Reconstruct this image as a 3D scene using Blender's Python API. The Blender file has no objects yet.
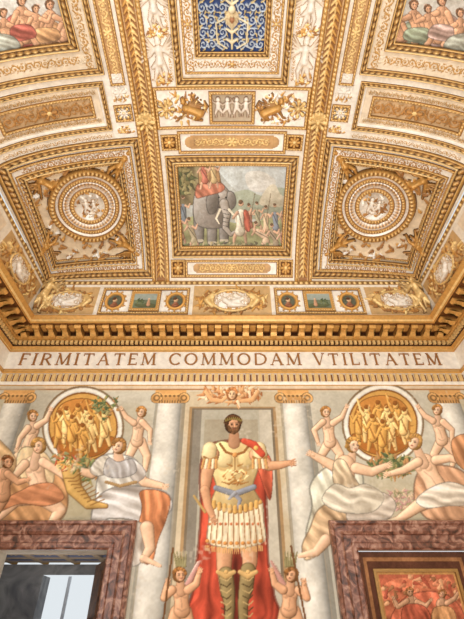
import bpy, math, random
import numpy as np
random.seed(3); np.random.seed(3)
sc=bpy.context.scene
try:
    sc.view_settings.view_transform='Standard'
except Exception as e: print(e)
F=420.0; TH=math.atan(0.8); CT,ST=math.cos(TH),math.sin(TH); CAMZ=1.6
WY=9.0; WX=5.65
def lin(c):
    c=np.clip(np.asarray(c,float)/255.0,0,1)
    return np.where(c<=0.04045,c/12.92,((c+0.055)/1.055)**2.4)
GOLD=np.array((206,156,84.)); GOLDL=np.array((240,206,140.)); UMB=np.array((118,74,36.)); DARK=np.array((74,44,22.))  # UMB, DARK: brown grounds, and recess shade put into the colour
WHITE=np.array((244,238,226.)); CREAM=np.array((238,229,212.))
COLS={'g':GOLD,'l':GOLDL,'u':UMB,'d':DARK,'w':WHITE,'c':np.array((196,176,148.)),'o':np.array((168,128,84.))}
# ---------------------------------------------------------------- helpers
def empty(name,parent=None):
    o=bpy.data.objects.new(name,None); sc.collection.objects.link(o)
    if parent: o.parent=parent
    return o
def make_mesh(name,V,Fq,col=None,mat=None,parent=None,smooth=True):
    V=np.asarray(V,np.float32).reshape(-1,3); Fq=np.asarray(Fq,np.int32)
    me=bpy.data.meshes.new(name)
    me.vertices.add(len(V)); me.vertices.foreach_set('co',V.ravel())
    n=len(Fq); k=Fq.shape[1]
    me.loops.add(n*k); me.loops.foreach_set('vertex_index',Fq.ravel())
    me.polygons.add(n); me.polygons.foreach_set('loop_start',np.arange(0,n*k,k,dtype=np.int32))
    me.polygons.foreach_set('loop_total',np.full(n,k,dtype=np.int32))
    me.polygons.foreach_set('use_smooth',np.full(n,smooth))
    me.update(calc_edges=True)
    if col is not None:
        a=me.color_attributes.new(name='Col',type='FLOAT_COLOR',domain='POINT')
        c=np.ones((len(V),4),np.float32); c[:,:3]=lin(np.asarray(col).reshape(-1,3)); a.data.foreach_set('color',c.ravel())
    if mat: me.materials.append(mat)
    o=bpy.data.objects.new(name,me); sc.collection.objects.link(o)
    if parent: o.parent=parent
    return o
def grid_faces(n,m,closed_n=False,mask=None):
    idx=np.arange(n*m).reshape(n,m)
    if closed_n:
        idx=np.vstack([idx,idx[:1]])
    a=idx[:-1,:-1];b=idx[1:,:-1];c=idx[1:,1:];d=idx[:-1,1:]
    f=np.stack([a,b,c,d],-1)
    if mask is not None: return f[mask]
    return f.reshape(-1,4)
class Boxes:
    def __init__(s): s.v=[];s.f=[];s.c=[]
    def box(s,x0,x1,y0,y1,z0,z1,col=(255,255,255)):
        b=len(s.v); s.v+=[(x,y,z) for x in(x0,x1) for y in(y0,y1) for z in(z0,z1)]
        s.f+=[[b+i for i in q] for q in ((0,1,3,2),(4,6,7,5),(0,4,5,1),(2,3,7,6),(0,2,6,4),(1,5,7,3))]
        s.c+=[col]*8
    def quad(s,p,col=(255,255,255)):
        b=len(s.v); s.v+=list(p); s.f.append([b,b+1,b+2,b+3]); s.c+=[col]*4
    def make(s,name,mat,parent=None,smooth=False):
        return make_mesh(name,s.v,s.f,s.c,mat,parent,smooth)
def mat_attr(name,rough=.6,metal=0.,noise=.1,nscale=6.,bump=.0,spec=.3):
    m=bpy.data.materials.new(name); m.use_nodes=True; nt=m.node_tree; b=nt.nodes['Principled BSDF']
    b.inputs['Roughness'].default_value=rough; b.inputs['Metallic'].default_value=metal
    b.inputs['Specular IOR Level'].default_value=spec
    at=nt.nodes.new('ShaderNodeAttribute'); at.attribute_name='Col'
    tc=nt.nodes.new('ShaderNodeTexCoord')
    nz=nt.nodes.new('ShaderNodeTexNoise'); nz.inputs['Scale'].default_value=nscale; nz.inputs['Detail'].default_value=8
    nt.links.new(tc.outputs['Object'],nz.inputs['Vector'])
    mr=nt.nodes.new('ShaderNodeMapRange'); mr.inputs[1].default_value=.3; mr.inputs[2].default_value=.7
    mr.inputs[3].default_value=1-noise*1.4; mr.inputs[4].default_value=1+noise*.6
    nt.links.new(nz.outputs['Fac'],mr.inputs[0])
    mx=nt.nodes.new('ShaderNodeVectorMath'); mx.operation='SCALE'
    nt.links.new(at.outputs['Color'],mx.inputs[0]); nt.links.new(mr.outputs[0],mx.inputs['Scale'])
    nt.links.new(mx.outputs[0],b.inputs['Base Color'])
    if bump:
        bp=nt.nodes.new('ShaderNodeBump'); bp.inputs['Strength'].default_value=bump; bp.inputs['Distance'].default_value=.01
        n2=nt.nodes.new('ShaderNodeTexNoise'); n2.inputs['Scale'].default_value=40
        nt.links.new(tc.outputs['Object'],n2.inputs['Vector']); nt.links.new(n2.outputs['Fac'],bp.inputs['Height']); nt.links.new(bp.outputs[0],b.inputs['Normal'])
    return m
def mat_marble(name,c1,c2,c3,scale=3.,rough=.3):
    m=bpy.data.materials.new(name); m.use_nodes=True; nt=m.node_tree; b=nt.nodes['Principled BSDF']
    b.inputs['Roughness'].default_value=rough
    tc=nt.nodes.new('ShaderNodeTexCoord'); nz=nt.nodes.new('ShaderNodeTexNoise'); nz.inputs['Scale'].default_value=scale; nz.inputs['Detail'].default_value=10; nz.inputs['Distortion'].default_value=1.6
    nt.links.new(tc.outputs['Object'],nz.inputs['Vector'])
    r=nt.nodes.new('ShaderNodeValToRGB'); e=r.color_ramp.elements
    e[0].position=.34; e[0].color=(*lin(c1),1); e[1].position=.68; e[1].color=(*lin(c3),1)
    k=e.new(.5); k.color=(*lin(c2),1)
    nt.links.new(nz.outputs['Fac'],r.inputs[0]); nt.links.new(r.outputs[0],b.inputs['Base Color'])
    return m
M_FRESCO=mat_attr('fresco_plaster',.85,0,.06,4,.2,.2)
M_STUCCO=mat_attr('gilded_stucco',.5,.08,.10,9,.1,.4)
M_GILT=mat_attr('gilding',.38,.30,.14,14,.15,.5)
M_MARBLE=mat_marble('red_marble',(70,44,34),(128,82,64),(180,140,120),5.5)
M_FLOOR=mat_marble('floor_stone',(150,110,85),(185,150,120),(205,180,150),1.2,.5)
M_PLASTER=mat_marble('pale_plaster',(205,196,180),(220,212,196),(228,220,205),1.5,.85)
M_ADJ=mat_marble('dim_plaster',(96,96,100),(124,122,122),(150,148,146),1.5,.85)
M_DARKWOOD=mat_marble('dark_wood',(56,34,20),(88,56,32),(116,78,46),6,.5)
# ---------------------------------------------------------------- vault surface
VX=4.95; VY=8.2; H0=7.5; HR=1.6
def surf(x,y):
    x=np.asarray(x,float); y=np.asarray(y,float)
    a=np.clip(y-VY,0,None); yv=np.minimum(y,VY)
    u=np.clip(np.abs(x)/VX,0,1); g=np.clip(1-u**2.5,0,1)**.6
    p=np.clip((yv-3.2)/5.0,0,1); k=np.clip(1-p**2.2,0,1)**.75
    z=H0+HR*g*k-a*.963
    return np.stack([x*(1+.05*a/1.12), yv+a*.27, z+CAMZ],-1)
def mk_side(sg):
    def f(p,q):
        p=np.asarray(p,float); q=np.asarray(q,float)
        return np.stack([sg*(VX+.25*q/1.12)+0*p,p+0*q,H0-q*.963+CAMZ+0*p],-1)
    return f
def with_n(fn,x,y):
    e=.006
    x=np.asarray(x,float);y=np.asarray(y,float)
    P=fn(x,y); dx=fn(x+e,y)-fn(x-e,y); dy=fn(x,y+e)-fn(x,y-e)
    n=np.cross(dx,dy); n/=np.linalg.norm(n,axis=-1,keepdims=True)+1e-12
    s=np.sign(((np.array([0,3.5,6.0])-P)*n).sum(-1)); n=n*s[...,None]
    return P,n
def project(P):
    X=P[...,0];Y=P[...,1];h=P[...,2]-CAMZ
    z=Y*CT+h*ST
    return 232+F*X/z, 309.5-F*(h*CT-Y*ST)/z
# ---------------------------------------------------------------- painter on surface points
def catmull(pts,n=6,closed=True):
    p=np.array(pts,float); N=len(p); out=[]
    rng=range(N) if closed else range(N-1)
    for i in rng:
        if closed: a,b,c,d=p[i-1],p[i],p[(i+1)%N],p[(i+2)%N]
        else: a,b,c,d=p[max(i-1,0)],p[i],p[i+1],p[min(i+2,N-1)]
        for t in np.arange(n)/n:
            out.append(.5*((2*b)+(-a+c)*t+(2*a-5*b+4*c-d)*t*t+(-a+3*b-3*c+d)*t**3))
    if not closed: out.append(p[-1])
    return np.array(out)
def vnoise(X,Y,cell,seed):
    r=np.random.RandomState(seed); g=r.rand(257,257)
    x=(X/cell+100.3)%256; y=(Y/cell+77.7)%256
    i=np.floor(x).astype(int); j=np.floor(y).astype(int); fx=x-i; fy=y-j; fx=fx*fx*(3-2*fx); fy=fy*fy*(3-2*fy)
    return (g[i,j]*(1-fx)*(1-fy)+g[i+1,j]*fx*(1-fy)+g[i,j+1]*(1-fx)*fy+g[i+1,j+1]*fx*fy)*2-1
class Paint:
    def __init__(s,U,V,X,Y,base):
        s.U=U.ravel();s.V=V.ravel();s.X=X.ravel();s.Y=Y.ravel()
        s.c=np.tile(np.array(base,float),(len(s.U),1)); s.h=np.zeros(len(s.U)); s.clip=None; s.uv()
    def uv(s): s.A,s.B=s.U,s.V
    def xy(s): s.A,s.B=s.X,s.Y
    def sel(s,x0,x1,y0,y1):
        m=(s.A>=x0)&(s.A<=x1)&(s.B>=y0)&(s.B<=y1)
        if s.clip is not None: m&=s.clip
        return np.nonzero(m)[0]
    def rect(s,x0,x1,y0,y1,col=None,h=None,vary=0):
        i=s.sel(x0,x1,y0,y1)
        if col is not None: s.c[i]=col
        if h is not None: s.h[i]=h
        return i
    def limb(s,pts,rad,col,sh=.4,h=0.,a=1.):
        pts=[tuple(p) for p in pts]
        if np.isscalar(rad): rad=[rad]*len(pts)
        if len(pts)==1: pts=pts*2; rad=list(rad)*2
        R=max(rad); xs=[p[0] for p in pts]; ys=[p[1] for p in pts]
        i=s.sel(min(xs)-R,max(xs)+R,min(ys)-R,max(ys)+R)
        if not len(i): return i
        px=s.A[i];py=s.B[i]; bq=np.full(len(i),-1.); bo=np.zeros(len(i))
        for k in range(len(pts)-1):
            (x1,y1),(x2,y2)=pts[k],pts[k+1]; dx,dy=x2-x1,y2-y1; L=dx*dx+dy*dy+1e-12
            t=np.clip(((px-x1)*dx+(py-y1)*dy)/L,0,1); ox=px-(x1+t*dx); oy=py-(y1+t*dy)
            r=rad[k]+(rad[k+1]-rad[k])*t+1e-9
            d=np.sqrt(ox*ox+oy*oy)/r; q=1-d*d
            m=q>bq; bq[m]=q[m]; bo[m]=((-.7*ox-.6*oy)/r)[m]
        m=bq>0; j=i[m]; q=np.sqrt(bq[m]); o=bo[m]
        f=1+sh*(.38*o-.75*(1-q)**2.2+.06)
        aa=a*np.clip(bq[m]*6,0,1) if a<1 else 1.
        aa=np.asarray(aa)*np.ones(len(j)); aa=aa[:,None]
        warm=np.stack([f,f**1.15,f**1.35],-1)
        s.c[j]=s.c[j]*(1-aa)+aa*np.clip(np.array(col,float)[None]*warm,0,255)
        if h: s.h[j]=np.maximum(s.h[j],h*q)
        return j
    def poly(s,pts,col,smooth=True,fold=None,grad=.12,a=1.,edge=True):
        p=catmull(pts) if smooth else np.array(pts,float)
        i=s.sel(p[:,0].min(),p[:,0].max(),p[:,1].min(),p[:,1].max())
        if not len(i): return i
        px=s.A[i];py=s.B[i]; ins=np.zeros(len(i),bool)
        for k in range(len(p)):
            x1,y1=p[k];x2,y2=p[(k+1)%len(p)]
            if y1==y2: continue
            ins^=((y1>py)!=(y2>py))&(px<(x2-x1)*(py-y1)/(y2-y1)+x1)
        j=i[ins]
        if not len(j): return j
        cx,cy=p.mean(0); w=np.ptp(p[:,0])+1e-6; hh=np.ptp(p[:,1])+1e-6
        qx=(s.A[j]-cx)/w; qy=(s.B[j]-cy)/hh
        f=1-grad*(qx*1.2+qy*.8)
        if fold:
            ang,wl,am=fold; am=am*1.15; ca,sa=math.cos(math.radians(ang)),math.sin(math.radians(ang))
            u=(s.A[j]-cx)*-sa+(s.B[j]-cy)*ca; v=(s.A[j]-cx)*ca+(s.B[j]-cy)*sa
            n1=vnoise(s.A[j],s.B[j],wl*1.6,int(abs(cx)*3)%97); n2=vnoise(u,v*.28,wl*.45,int(abs(cy)*5)%89)
            ph=2*np.pi*(u+.45*wl*n1+.25*v*n1*.3)/wl
            sw=np.sin(ph); f=f*(1+am*(.45*sw-.35*np.clip(np.sin(1.7*ph+1.5),.3,1)+.75*n2+.1))
        warm=np.stack([f,f**1.12,f**1.25],-1)
        s.c[j]=s.c[j]*(1-a)+a*np.clip(np.array(col,float)[None]*warm,0,255)
        if edge:
            q=list(map(tuple,p))+[tuple(p[0])]; s.limb(q,max(.5,min(w,hh)*.016),np.array(col)*.55,0,a=.6)
        return j
    def ring(s,cx,cy,r0,r1,col,sh=.25,h=0,sy=1.):
        i=s.sel(cx-r1,cx+r1,cy-r1*sy,cy+r1*sy); d=np.hypot(s.A[i]-cx,(s.B[i]-cy)/sy); m=(d>=r0)&(d<=r1); j=i[m]
        t=(d[m]-r0)/(r1-r0+1e-9); f=1+sh*(np.sin(np.pi*t)-.6) if r0>0 else np.ones(len(j))
        s.c[j]=np.clip(np.array(col,float)[None]*np.asarray(f)[:,None],0,255)
        if h: s.h[j]=np.maximum(s.h[j],h*np.sin(np.pi*t))
        return j
    def age(s,amp,cell,seed=1,idx=None):
        f=sum(w*vnoise(s.X,s.Y,cell*c,seed+k) for k,(w,c) in enumerate(((.4,3.),(.3,1.),(.25,.33),(.3,.12))))
        f=1+amp*f
        tint=np.stack([f,f**1.1,f**1.3],-1)
        if idx is None: s.c=np.clip(s.c*tint,0,255)
        else: s.c[idx]=np.clip(s.c[idx]*tint[idx],0,255)
def soften(c,shape,w):
    a=c.reshape(*shape,3).copy(); p=np.pad(a,((1,1),(1,1),(0,0)),mode='edge')
    b=(p[:-2,1:-1]+p[2:,1:-1]+p[1:-1,:-2]+p[1:-1,2:])/4
    return (a*(1-w)+b*w).reshape(-1,3)
def hand(P,p,d,s,skin,n=4):
    dx,dy=d; L=math.hypot(dx,dy)+1e-6; dx/=L;dy/=L; nx,ny=-dy,dx
    P.limb([p,(p[0]+dx*s*.5,p[1]+dy*s*.5)],s*.38,skin,.4)
    for k in range(n):
        o=(k-(n-1)/2)*.24*s; l=s*(1.15-.1*abs(k-1.2))
        P.limb([(p[0]+nx*o+dx*s*.5,p[1]+ny*o+dy*s*.5),(p[0]+nx*o*1.3+dx*l,p[1]+ny*o*1.3+dy*l)],[s*.13,s*.09],skin,.7)
    P.limb([p,(p[0]+nx*s*.55+dx*s*.35,p[1]+ny*s*.55+dy*s*.35)],[s*.15,s*.1],skin,.6)
def face(P,c,s,skin,hair,tilt=0.,turn=0.,beard=None,laurel=False,bun=True):
    x,y=c; ca,sa=math.cos(tilt),math.sin(tilt); skin=np.array(skin,float); hair=np.array(hair,float)
    def q(a,b): return (x+s*(a*ca-b*sa),y+s*(a*sa+b*ca))
    R=np.random.RandomState(int(x*7+y)%1000)
    P.limb([q(-turn*.25,-.3),q(-turn*.25,.15)],s*1.02,hair*.85,.5)
    if bun: P.limb([q(-turn*1.1,.1),q(-turn*1.25-.05,.35)],[s*.45,s*.3],hair*.9,.7)
    P.limb([q(turn*.05,-.12),q(turn*.12,.3),q(turn*.2,.66)],[s*.74,s*.66,s*.36],skin,.6)
    t=turn*.3; dk=skin*.42
    P.limb([q(t-turn*.75,.1),q(t-turn*.7,.5)],s*.22,skin*.84,.3,a=.6)
    for sx in(-.32,.32):
        P.limb([q(sx+t,-.02)],s*.17,skin*.8,.2,a=.7); P.limb([q(sx+t-.09,-.0),q(sx+t+.09,-.0)],s*.075,dk,0); P.limb([q(sx+t-.17,-.2),q(sx+t+.15,-.22)],s*.045,skin*.6,0)
    P.limb([q(t+.03,-.1),q(t+turn*.14+.03,.3)],[s*.06,s*.11],skin*1.06,.9); P.limb([q(t+turn*.14+.08,.36)],s*.07,skin*.66,0)
    P.limb([q(t-.14,.55),q(t+.16,.55)],s*.06,(160,90,74),0); P.limb([q(t,.72)],s*.12,skin*.9,.2,a=.6)
    if beard is not None:
        P.limb([q(-.6,.25),q(-.4,.72),q(t*.4,.95),q(.45,.72),q(.62,.25)],[s*.15,s*.24,s*.3,s*.24,s*.15],beard,.6)
        P.limb([q(t-.25,.45),q(t+.25,.45)],s*.08,beard,0)
        for k in range(14): a=R.rand()*1.4-.7; b_=.62+R.rand()*.5; P.limb([q(a*.7,b_*(1-.3*abs(a))),q(a*.72,b_*(1-.3*abs(a))+.14)],s*.07,np.array(beard)*(.6+.8*R.rand()),.3)
    for k in range(17):
        a=-1.5+3.0*k/16; rr=.86+.1*R.rand(); v=.75+.5*R.rand()
        P.limb([q(math.sin(a)*rr-turn*.12,-.2-math.cos(a)*.78),q(math.sin(a)*(rr-.1)-turn*.12+.12,-.08-math.cos(a)*.72)],[s*.27,s*.16],hair*v,.7)
    if laurel:
        for k in range(9):
            a=-.95+1.9*k/8; P.limb([q(a,-.4-.3*math.cos(a*1.4)),q(a*1.08,-.62-.32*math.cos(a*1.4))],[s*.13,s*.05],(140,122,66),.5)
SKIN=np.array((234,194,160.)); SKIN2=np.array((214,164,126.))
def person(P,s,head,chest,hip,arms=(),legs=(),skin=SKIN,hair=(150,100,60),tilt=0,turn=0,child=False,torso=True):
    skin=np.array(skin,float); out=skin*.58
    def two(pts,r,c,sh):
        P.limb(pts,[k+.6 for k in r],out,0,a=.8); P.limb(pts,r,c,sh)
    for L in legs:
        L=list(L); r=[s*k for k in ([1.15,.85,.5,.4] if not child else [1.0,.75,.45,.4])][:len(L)]
        two(L,r,skin,.75)
        if len(L)>2: P.limb([L[1]],r[1]*.6,skin*1.06,.3,a=.5)
    if torso:
        mid=((chest[0]+hip[0])/2,(chest[1]+hip[1])/2); k=1. if not child else .85
        two([chest,mid,hip],[s*1.4*k,s*1.15*k,s*1.4*k],skin,.75)
        for d in(-.6,.62):
            P.limb([(chest[0]+d*s,chest[1]+.5*s)],s*.55*k,skin*.8,.1,a=.55); P.limb([(chest[0]+d*s-.06*s,chest[1]+.38*s)],s*.5*k,skin*1.05,.5,a=.7)
        P.limb([(chest[0],chest[1]+s),mid,(hip[0],hip[1]-.3*s)],s*.1,skin*.78,0,a=.5)
        P.limb([(hip[0]-.7*s,hip[1]-.2*s),(hip[0],hip[1]+.15*s),(hip[0]+.7*s,hip[1]-.2*s)],s*.12,skin*.78,0,a=.5)
    P.limb([chest,head],[s*.7,s*.46],skin*.92,.5)
    for A in arms:
        A=list(A); two(A,[s*.64,s*.5,s*.34][:len(A)],skin,.75)
        hand(P,A[-1],(A[-1][0]-A[-2][0],A[-1][1]-A[-2][1]),s*.75,skin)
    face(P,head,s*.92,skin,np.array(hair,float),tilt,turn,bun=not child)
def foliage(P,cx,cy,rx,ry,n,cols,s=3.,seed=1,h=0):
    r=np.random.RandomState(seed)
    for k in range(n):
        a=r.rand()*6.28; q=math.sqrt(r.rand()); x=cx+rx*q*math.cos(a); y=cy+ry*q*math.sin(a); t=r.rand()*6.28; l=s*(.6+.8*r.rand())
        P.limb([(x,y),(x+l*math.cos(t),y+l*math.sin(t))],[s*.36,s*.1],np.array(cols[r.randint(len(cols))],float),.5,h=h)
# ================================================================= WALL FRESCO
res=.0125
wx=np.linspace(-WX,WX,int(2*WX/res)+1); wh=np.concatenate([np.linspace(-1.6,.0,14),np.linspace(.1,4.95,int(4.85/res)+1)])
WXg,WHg=np.meshgrid(wx,wh,indexing='ij')
Pw=np.stack([WXg,np.full_like(WXg,WY),WHg+CAMZ],-1)
Uw,Vw=project(Pw)
P=Paint(Uw,Vw,WXg,WHg,(214,203,180))
P.xy()
for m in(-1,1):
    x0,x1=sorted((m*1.75,m*4.75)); P.rect(x0,x1,-2,4.7,(204,198,180))
P.rect(-1.15,1.15,-2,4.7,(206,190,160))
P.rect(-5.7,5.7,4.78,5,(226,206,176)); P.rect(-5.7,5.7,4.74,4.78,(168,124,82))
P.uv()
for (x,y,r,c) in ((60,500,30,(186,174,140)),(120,420,22,(192,184,160)),(20,400,22,(190,184,166)),(400,500,34,(188,176,146)),(340,410,20,(190,184,166)),(450,410,20,(190,182,160)),(160,440,20,(214,206,188)),(310,500,24,(210,202,184))):
    for k in range(4): P.limb([(x-r*.4,y),(x+r*.5,y+4)],r*(1-.2*k),c,.1,a=.3)
P.xy()
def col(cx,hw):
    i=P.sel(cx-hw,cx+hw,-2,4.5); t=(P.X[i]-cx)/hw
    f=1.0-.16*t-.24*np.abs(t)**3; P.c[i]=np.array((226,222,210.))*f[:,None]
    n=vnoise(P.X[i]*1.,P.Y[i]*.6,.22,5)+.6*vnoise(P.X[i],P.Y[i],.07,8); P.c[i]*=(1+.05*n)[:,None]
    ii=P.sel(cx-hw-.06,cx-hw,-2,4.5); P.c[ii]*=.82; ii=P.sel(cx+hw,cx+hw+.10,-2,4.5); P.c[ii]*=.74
    G=np.array((204,156,98.))
    P.rect(cx-hw-.1,cx+hw+.1,4.62,4.74,G*1.1); P.rect(cx-hw,cx+hw,4.40,4.50,G)
    P.limb([(cx-hw,4.56),(cx+hw,4.56)],.085,G*1.05,-.4)
    for s in(-1,1):
        P.limb([(cx+s*(hw+.05),4.54)],.14,G*.55,0); P.limb([(cx+s*(hw+.05),4.54)],.125,G,-.5); P.ring(cx+s*(hw+.05),4.54,.05,.075,G*.6,0); P.limb([(cx+s*(hw+.05),4.54)],.03,G*1.1,0)
    for k in range(5): P.limb([(cx-hw+.1*k+.06,4.59)],.03,G*.6,0)
    for k in range(9): P.limb([(cx-hw+.06*k+.03,4.42),(cx-hw+.06*k+.03,4.47)],.012,G*.6,0)
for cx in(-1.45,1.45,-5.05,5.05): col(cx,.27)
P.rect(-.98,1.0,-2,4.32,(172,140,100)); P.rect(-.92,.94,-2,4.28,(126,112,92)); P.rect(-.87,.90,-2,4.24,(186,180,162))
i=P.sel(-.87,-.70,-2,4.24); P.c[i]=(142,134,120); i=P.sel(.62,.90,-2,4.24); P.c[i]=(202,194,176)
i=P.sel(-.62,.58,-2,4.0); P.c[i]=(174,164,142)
P.rect(-5.7,-5.32,-2,4.5,(196,186,160)); P.rect(5.32,5.7,-2,4.5,(196,186,160))
P.uv()
foliage(P,232,395,30,8,120,[(222,174,124),(204,146,98),(238,214,178),(176,114,72)],5,5)
P.limb([(206,392),(212,400),(222,401),(230,394)],[2,2.5,2,1.5],(222,172,122),.5); P.limb([(258,392),(252,400),(242,401),(234,394)],[2,2.5,2,1.5],(222,172,122),.5)
face(P,(232,394),5.4,np.array((234,194,152)),np.array((180,120,72)),bun=False)
def medal(cx,cy,r,sd):
    P.ring(cx,cy,r*.86,r*1.0,(228,224,212),.22); P.ring(cx,cy,r*.98,r*1.03,(140,118,90),0); P.ring(cx,cy,r*.83,r*.87,(140,94,50),0)
    P.ring(cx,cy,0,r*.83,(218,168,92))
    R=np.random.RandomState(sd)
    g=np.array((216,164,88.)); d=np.array((150,94,44.)); l=np.array((244,206,138.))
    P.poly([(cx-r*.76,cy+r*.25),(cx,cy+r*.35),(cx+r*.76,cy+r*.25),(cx+r*.5,cy+r*.64),(cx,cy+r*.78),(cx-r*.5,cy+r*.64)],d*1.2,grad=.1)
    P.poly([(cx-r*.6,cy-r*.5),(cx-r*.2,cy-r*.7),(cx+r*.3,cy-r*.66),(cx+r*.6,cy-r*.4),(cx+r*.5,cy-r*.1),(cx-r*.6,cy-r*.1)],d*1.3,grad=.1,a=.6)
    for k,(ox,sc_) in enumerate([(-.58,.8),(-.4,1.05),(-.12,1.2),(.1,1.),(.32,1.15),(.54,.85),(-.26,.5),(.2,.45),(0,.1)]):
        hx=cx+ox*r; hy=cy-r*.42*sc_+R.rand()*3; s=r*.08
        c=(l if k%2 else g)
        P.limb([(hx,hy+r*.12),(hx,hy+r*.6)],s*1.9,d,0,a=.6)
        P.limb([(hx-2,hy+r*.5),(hx-5+R.rand()*6,hy+r*.8)],[s*.9,s*.5],c*.92,.9); P.limb([(hx+2,hy+r*.5),(hx+5,hy+r*.78)],[s*.9,s*.5],c*.9,.9)
        P.limb([(hx,hy+r*.15),(hx+R.rand()*4-2,hy+r*.5)],[s*1.5,s*1.4],c,.9)
        P.limb([(hx-s,hy+r*.2),(hx+s*.6,hy+r*.5)],s*.25,d,0,a=.7)
        a=R.rand()*2-1; P.limb([(hx-s,hy+r*.14),(hx-r*.16,hy+r*(.2+.2*a)),(hx-r*.24,hy+r*(.3*a))],[s*.6,s*.4,s*.3],c,.9)
        P.limb([(hx+s,hy+r*.14),(hx+r*.16,hy+r*(.25-.2*a))],[s*.6,s*.35],c,.9)
        P.limb([(hx,hy-1),(hx,hy+1)],s*.95,c,.9); P.limb([(hx-.5,hy-s*.7)],s*.75,d,.4)
    for k in range(40):
        a=R.rand()*6.28;q=.76*r*math.sqrt(R.rand()); P.limb([(cx+q*math.cos(a),cy+q*math.sin(a)),(cx+q*math.cos(a)+3*R.rand(),cy+q*math.sin(a)+R.rand()*6-3)],[.7,.4],d if k%2 else l,.3,a=.7)
medal(83,427,40,2); medal(383,424,40,7)
GR=[(112,124,80),(144,148,100),(92,104,68),(172,160,106),(186,140,92)]
# ---- left allegory
foliage(P,78,470,26,12,150,GR,5,3); foliage(P,106,408,14,12,50,GR,4,8)
foliage(P,60,470,10,22,40,[(206,170,114),(186,126,80),(146,146,100)],5,9)
person(P,5.4,(33,416),(33,430),(28,447),[((37,426),(46,420),(50,411)),((28,428),(20,438),(17,448))],[((26,449),(16,458),(12,470)),((31,449),(38,462),(33,474))],SKIN,(174,124,70),turn=.5,child=True)
person(P,5.2,(141,412),(139,425),(137,441),[((142,422),(150,430),(150,441)),((134,423),(126,417),(122,410))],[((135,443),(129,456),(133,468)),((141,442),(147,456),(145,470))],SKIN,(174,124,70),turn=-.5,child=True)
P.poly([(-5,500),(10,478),(34,470),(60,476),(68,500),(60,520),(30,530),(-5,530)],(210,160,112),fold=(60,13,.18))
P.poly([(22,448),(44,452),(54,470),(50,486),(30,484),(16,470)],(228,202,160),fold=(70,11,.16))
person(P,7.4,(38,446),(34,466),(40,492),[((43,462),(56,470),(66,478)),((25,464),(12,478),(2,490))],[((38,496),(16,500),(-2,518),(-12,522)),((44,498),(60,510),(50,526),(40,528))],SKIN,(190,144,82),tilt=-.2,turn=-.7)
P.poly([(36,484),(54,484),(64,498),(46,506),(20,504),(-2,512),(4,500),(22,490)],(212,146,104),fold=(10,10,.2))
P.poly([(-6,440),(6,446),(16,460),(12,474),(-6,486)],(212,176,130),fold=(40,10,.18))
person(P,6.2,(8,462),(4,476),(2,494),[((8,474),(18,482),(26,480))],[((2,498),(-4,510))],SKIN2,(134,84,46),turn=.7)
P.poly([(104,456),(118,454),(136,460),(142,478),(150,492),(140,520),(116,526),(98,518),(96,488),(100,470)],(220,216,206),fold=(75,12,.18))
P.poly([(96,500),(112,488),(134,486),(152,488),(168,494),(172,508),(160,520),(140,528),(112,532),(92,524)],(212,206,200),fold=(15,12,.22))
P.poly([(140,492),(156,490),(170,498),(166,520),(158,540),(152,562),(142,560),(138,530),(142,508)],(208,136,92),fold=(85,10,.22))
P.poly([(106,520),(132,520),(150,530),(146,552),(136,566),(120,560),(110,540)],(218,208,194),fold=(80,10,.2))
P.limb([(147,528),(150,548),(143,560)],[7.6,5.6,3.6],SKIN*.58,0,a=.8); P.limb([(147,528),(150,548),(143,560)],[7,5,3],SKIN,.7); P.limb([(143,558),(160,566)],[3.5,1.8],SKIN,.7)
P.limb([(118,452),(119,461)],[4,6],SKIN*.95,.4)
P.limb([(106,464),(92,474),(76,470)],[6.6,5.2,3.8],SKIN*.58,0,a=.8); P.limb([(106,464),(92,474),(76,470)],[6,4.6,3.2],SKIN,.7); hand(P,(76,470),(-1,-.1),6,SKIN)
P.poly([(98,458),(108,456),(112,470),(98,476),(90,470)],(224,216,202),fold=(50,7,.18))
P.limb([(132,466),(144,482),(162,486)],[6.6,5.2,3.8],SKIN*.58,0,a=.8); P.limb([(132,466),(144,482),(162,486)],[6,4.6,3.2],SKIN,.7); hand(P,(162,486),(1,.2),6,SKIN)
P.poly([(126,458),(138,462),(146,474),(136,482),(128,472)],(216,208,200),fold=(60,7,.18))
P.poly([(108,458),(118,462),(132,459),(136,472),(120,478),(104,474)],(194,190,188),fold=(60,8,.18))
P.limb([(106,482),(120,486),(136,482)],1.6,(172,140,96),.5)
face(P,(118,446),6.8,SKIN,np.array((168,120,68)),.15,-.8)
P.limb([(70,468),(74,488),(88,504),(106,506)],[9.7,8.7,5.7,2.7],(110,72,36),0,a=.8); P.limb([(70,468),(74,488),(88,504),(106,506)],[9,8,5,2],(206,166,98),.8)
for k in range(9): P.limb([(65+k*3.2,478+k*3.4),(74+k*3.,478+k*3.),(81+k*2.9,473+k*3.3)],.7,(142,98,50),0,a=.7)
foliage(P,68,464,13,7,50,[(192,94,64),(218,164,90),(120,128,74),(228,200,144)],4,4)
# ---- right allegory
foliage(P,392,466,24,11,140,GR,5,13); foliage(P,402,500,16,10,90,[(192,150,140),(210,184,154),(156,150,112)],4,33)
person(P,5.2,(326,412),(328,425),(330,442),[((323,422),(314,430),(318,442)),((333,423),(342,417),(346,408))],[((328,444),(321,456),(326,468)),((333,443),(340,454),(335,468))],SKIN,(174,124,70),turn=.5,child=True)
person(P,5.2,(437,410),(438,423),(442,440),[((433,421),(425,416),(419,408)),((443,422),(452,430),(452,442))],[((440,443),(434,454),(440,466)),((446,442),(456,454),(452,466))],SKIN,(174,124,70),turn=-.5,child=True)
P.poly([(322,470),(340,462),(358,466),(364,486),(362,510),(352,530),(330,540),(312,548),(306,534),(312,506),(310,486)],(216,212,192),fold=(70,12,.2))
P.poly([(318,510),(336,500),(352,508),(350,526),(334,540),(322,552),(306,560),(302,546),(310,528)],(216,184,146),fold=(50,10,.22))
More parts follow.
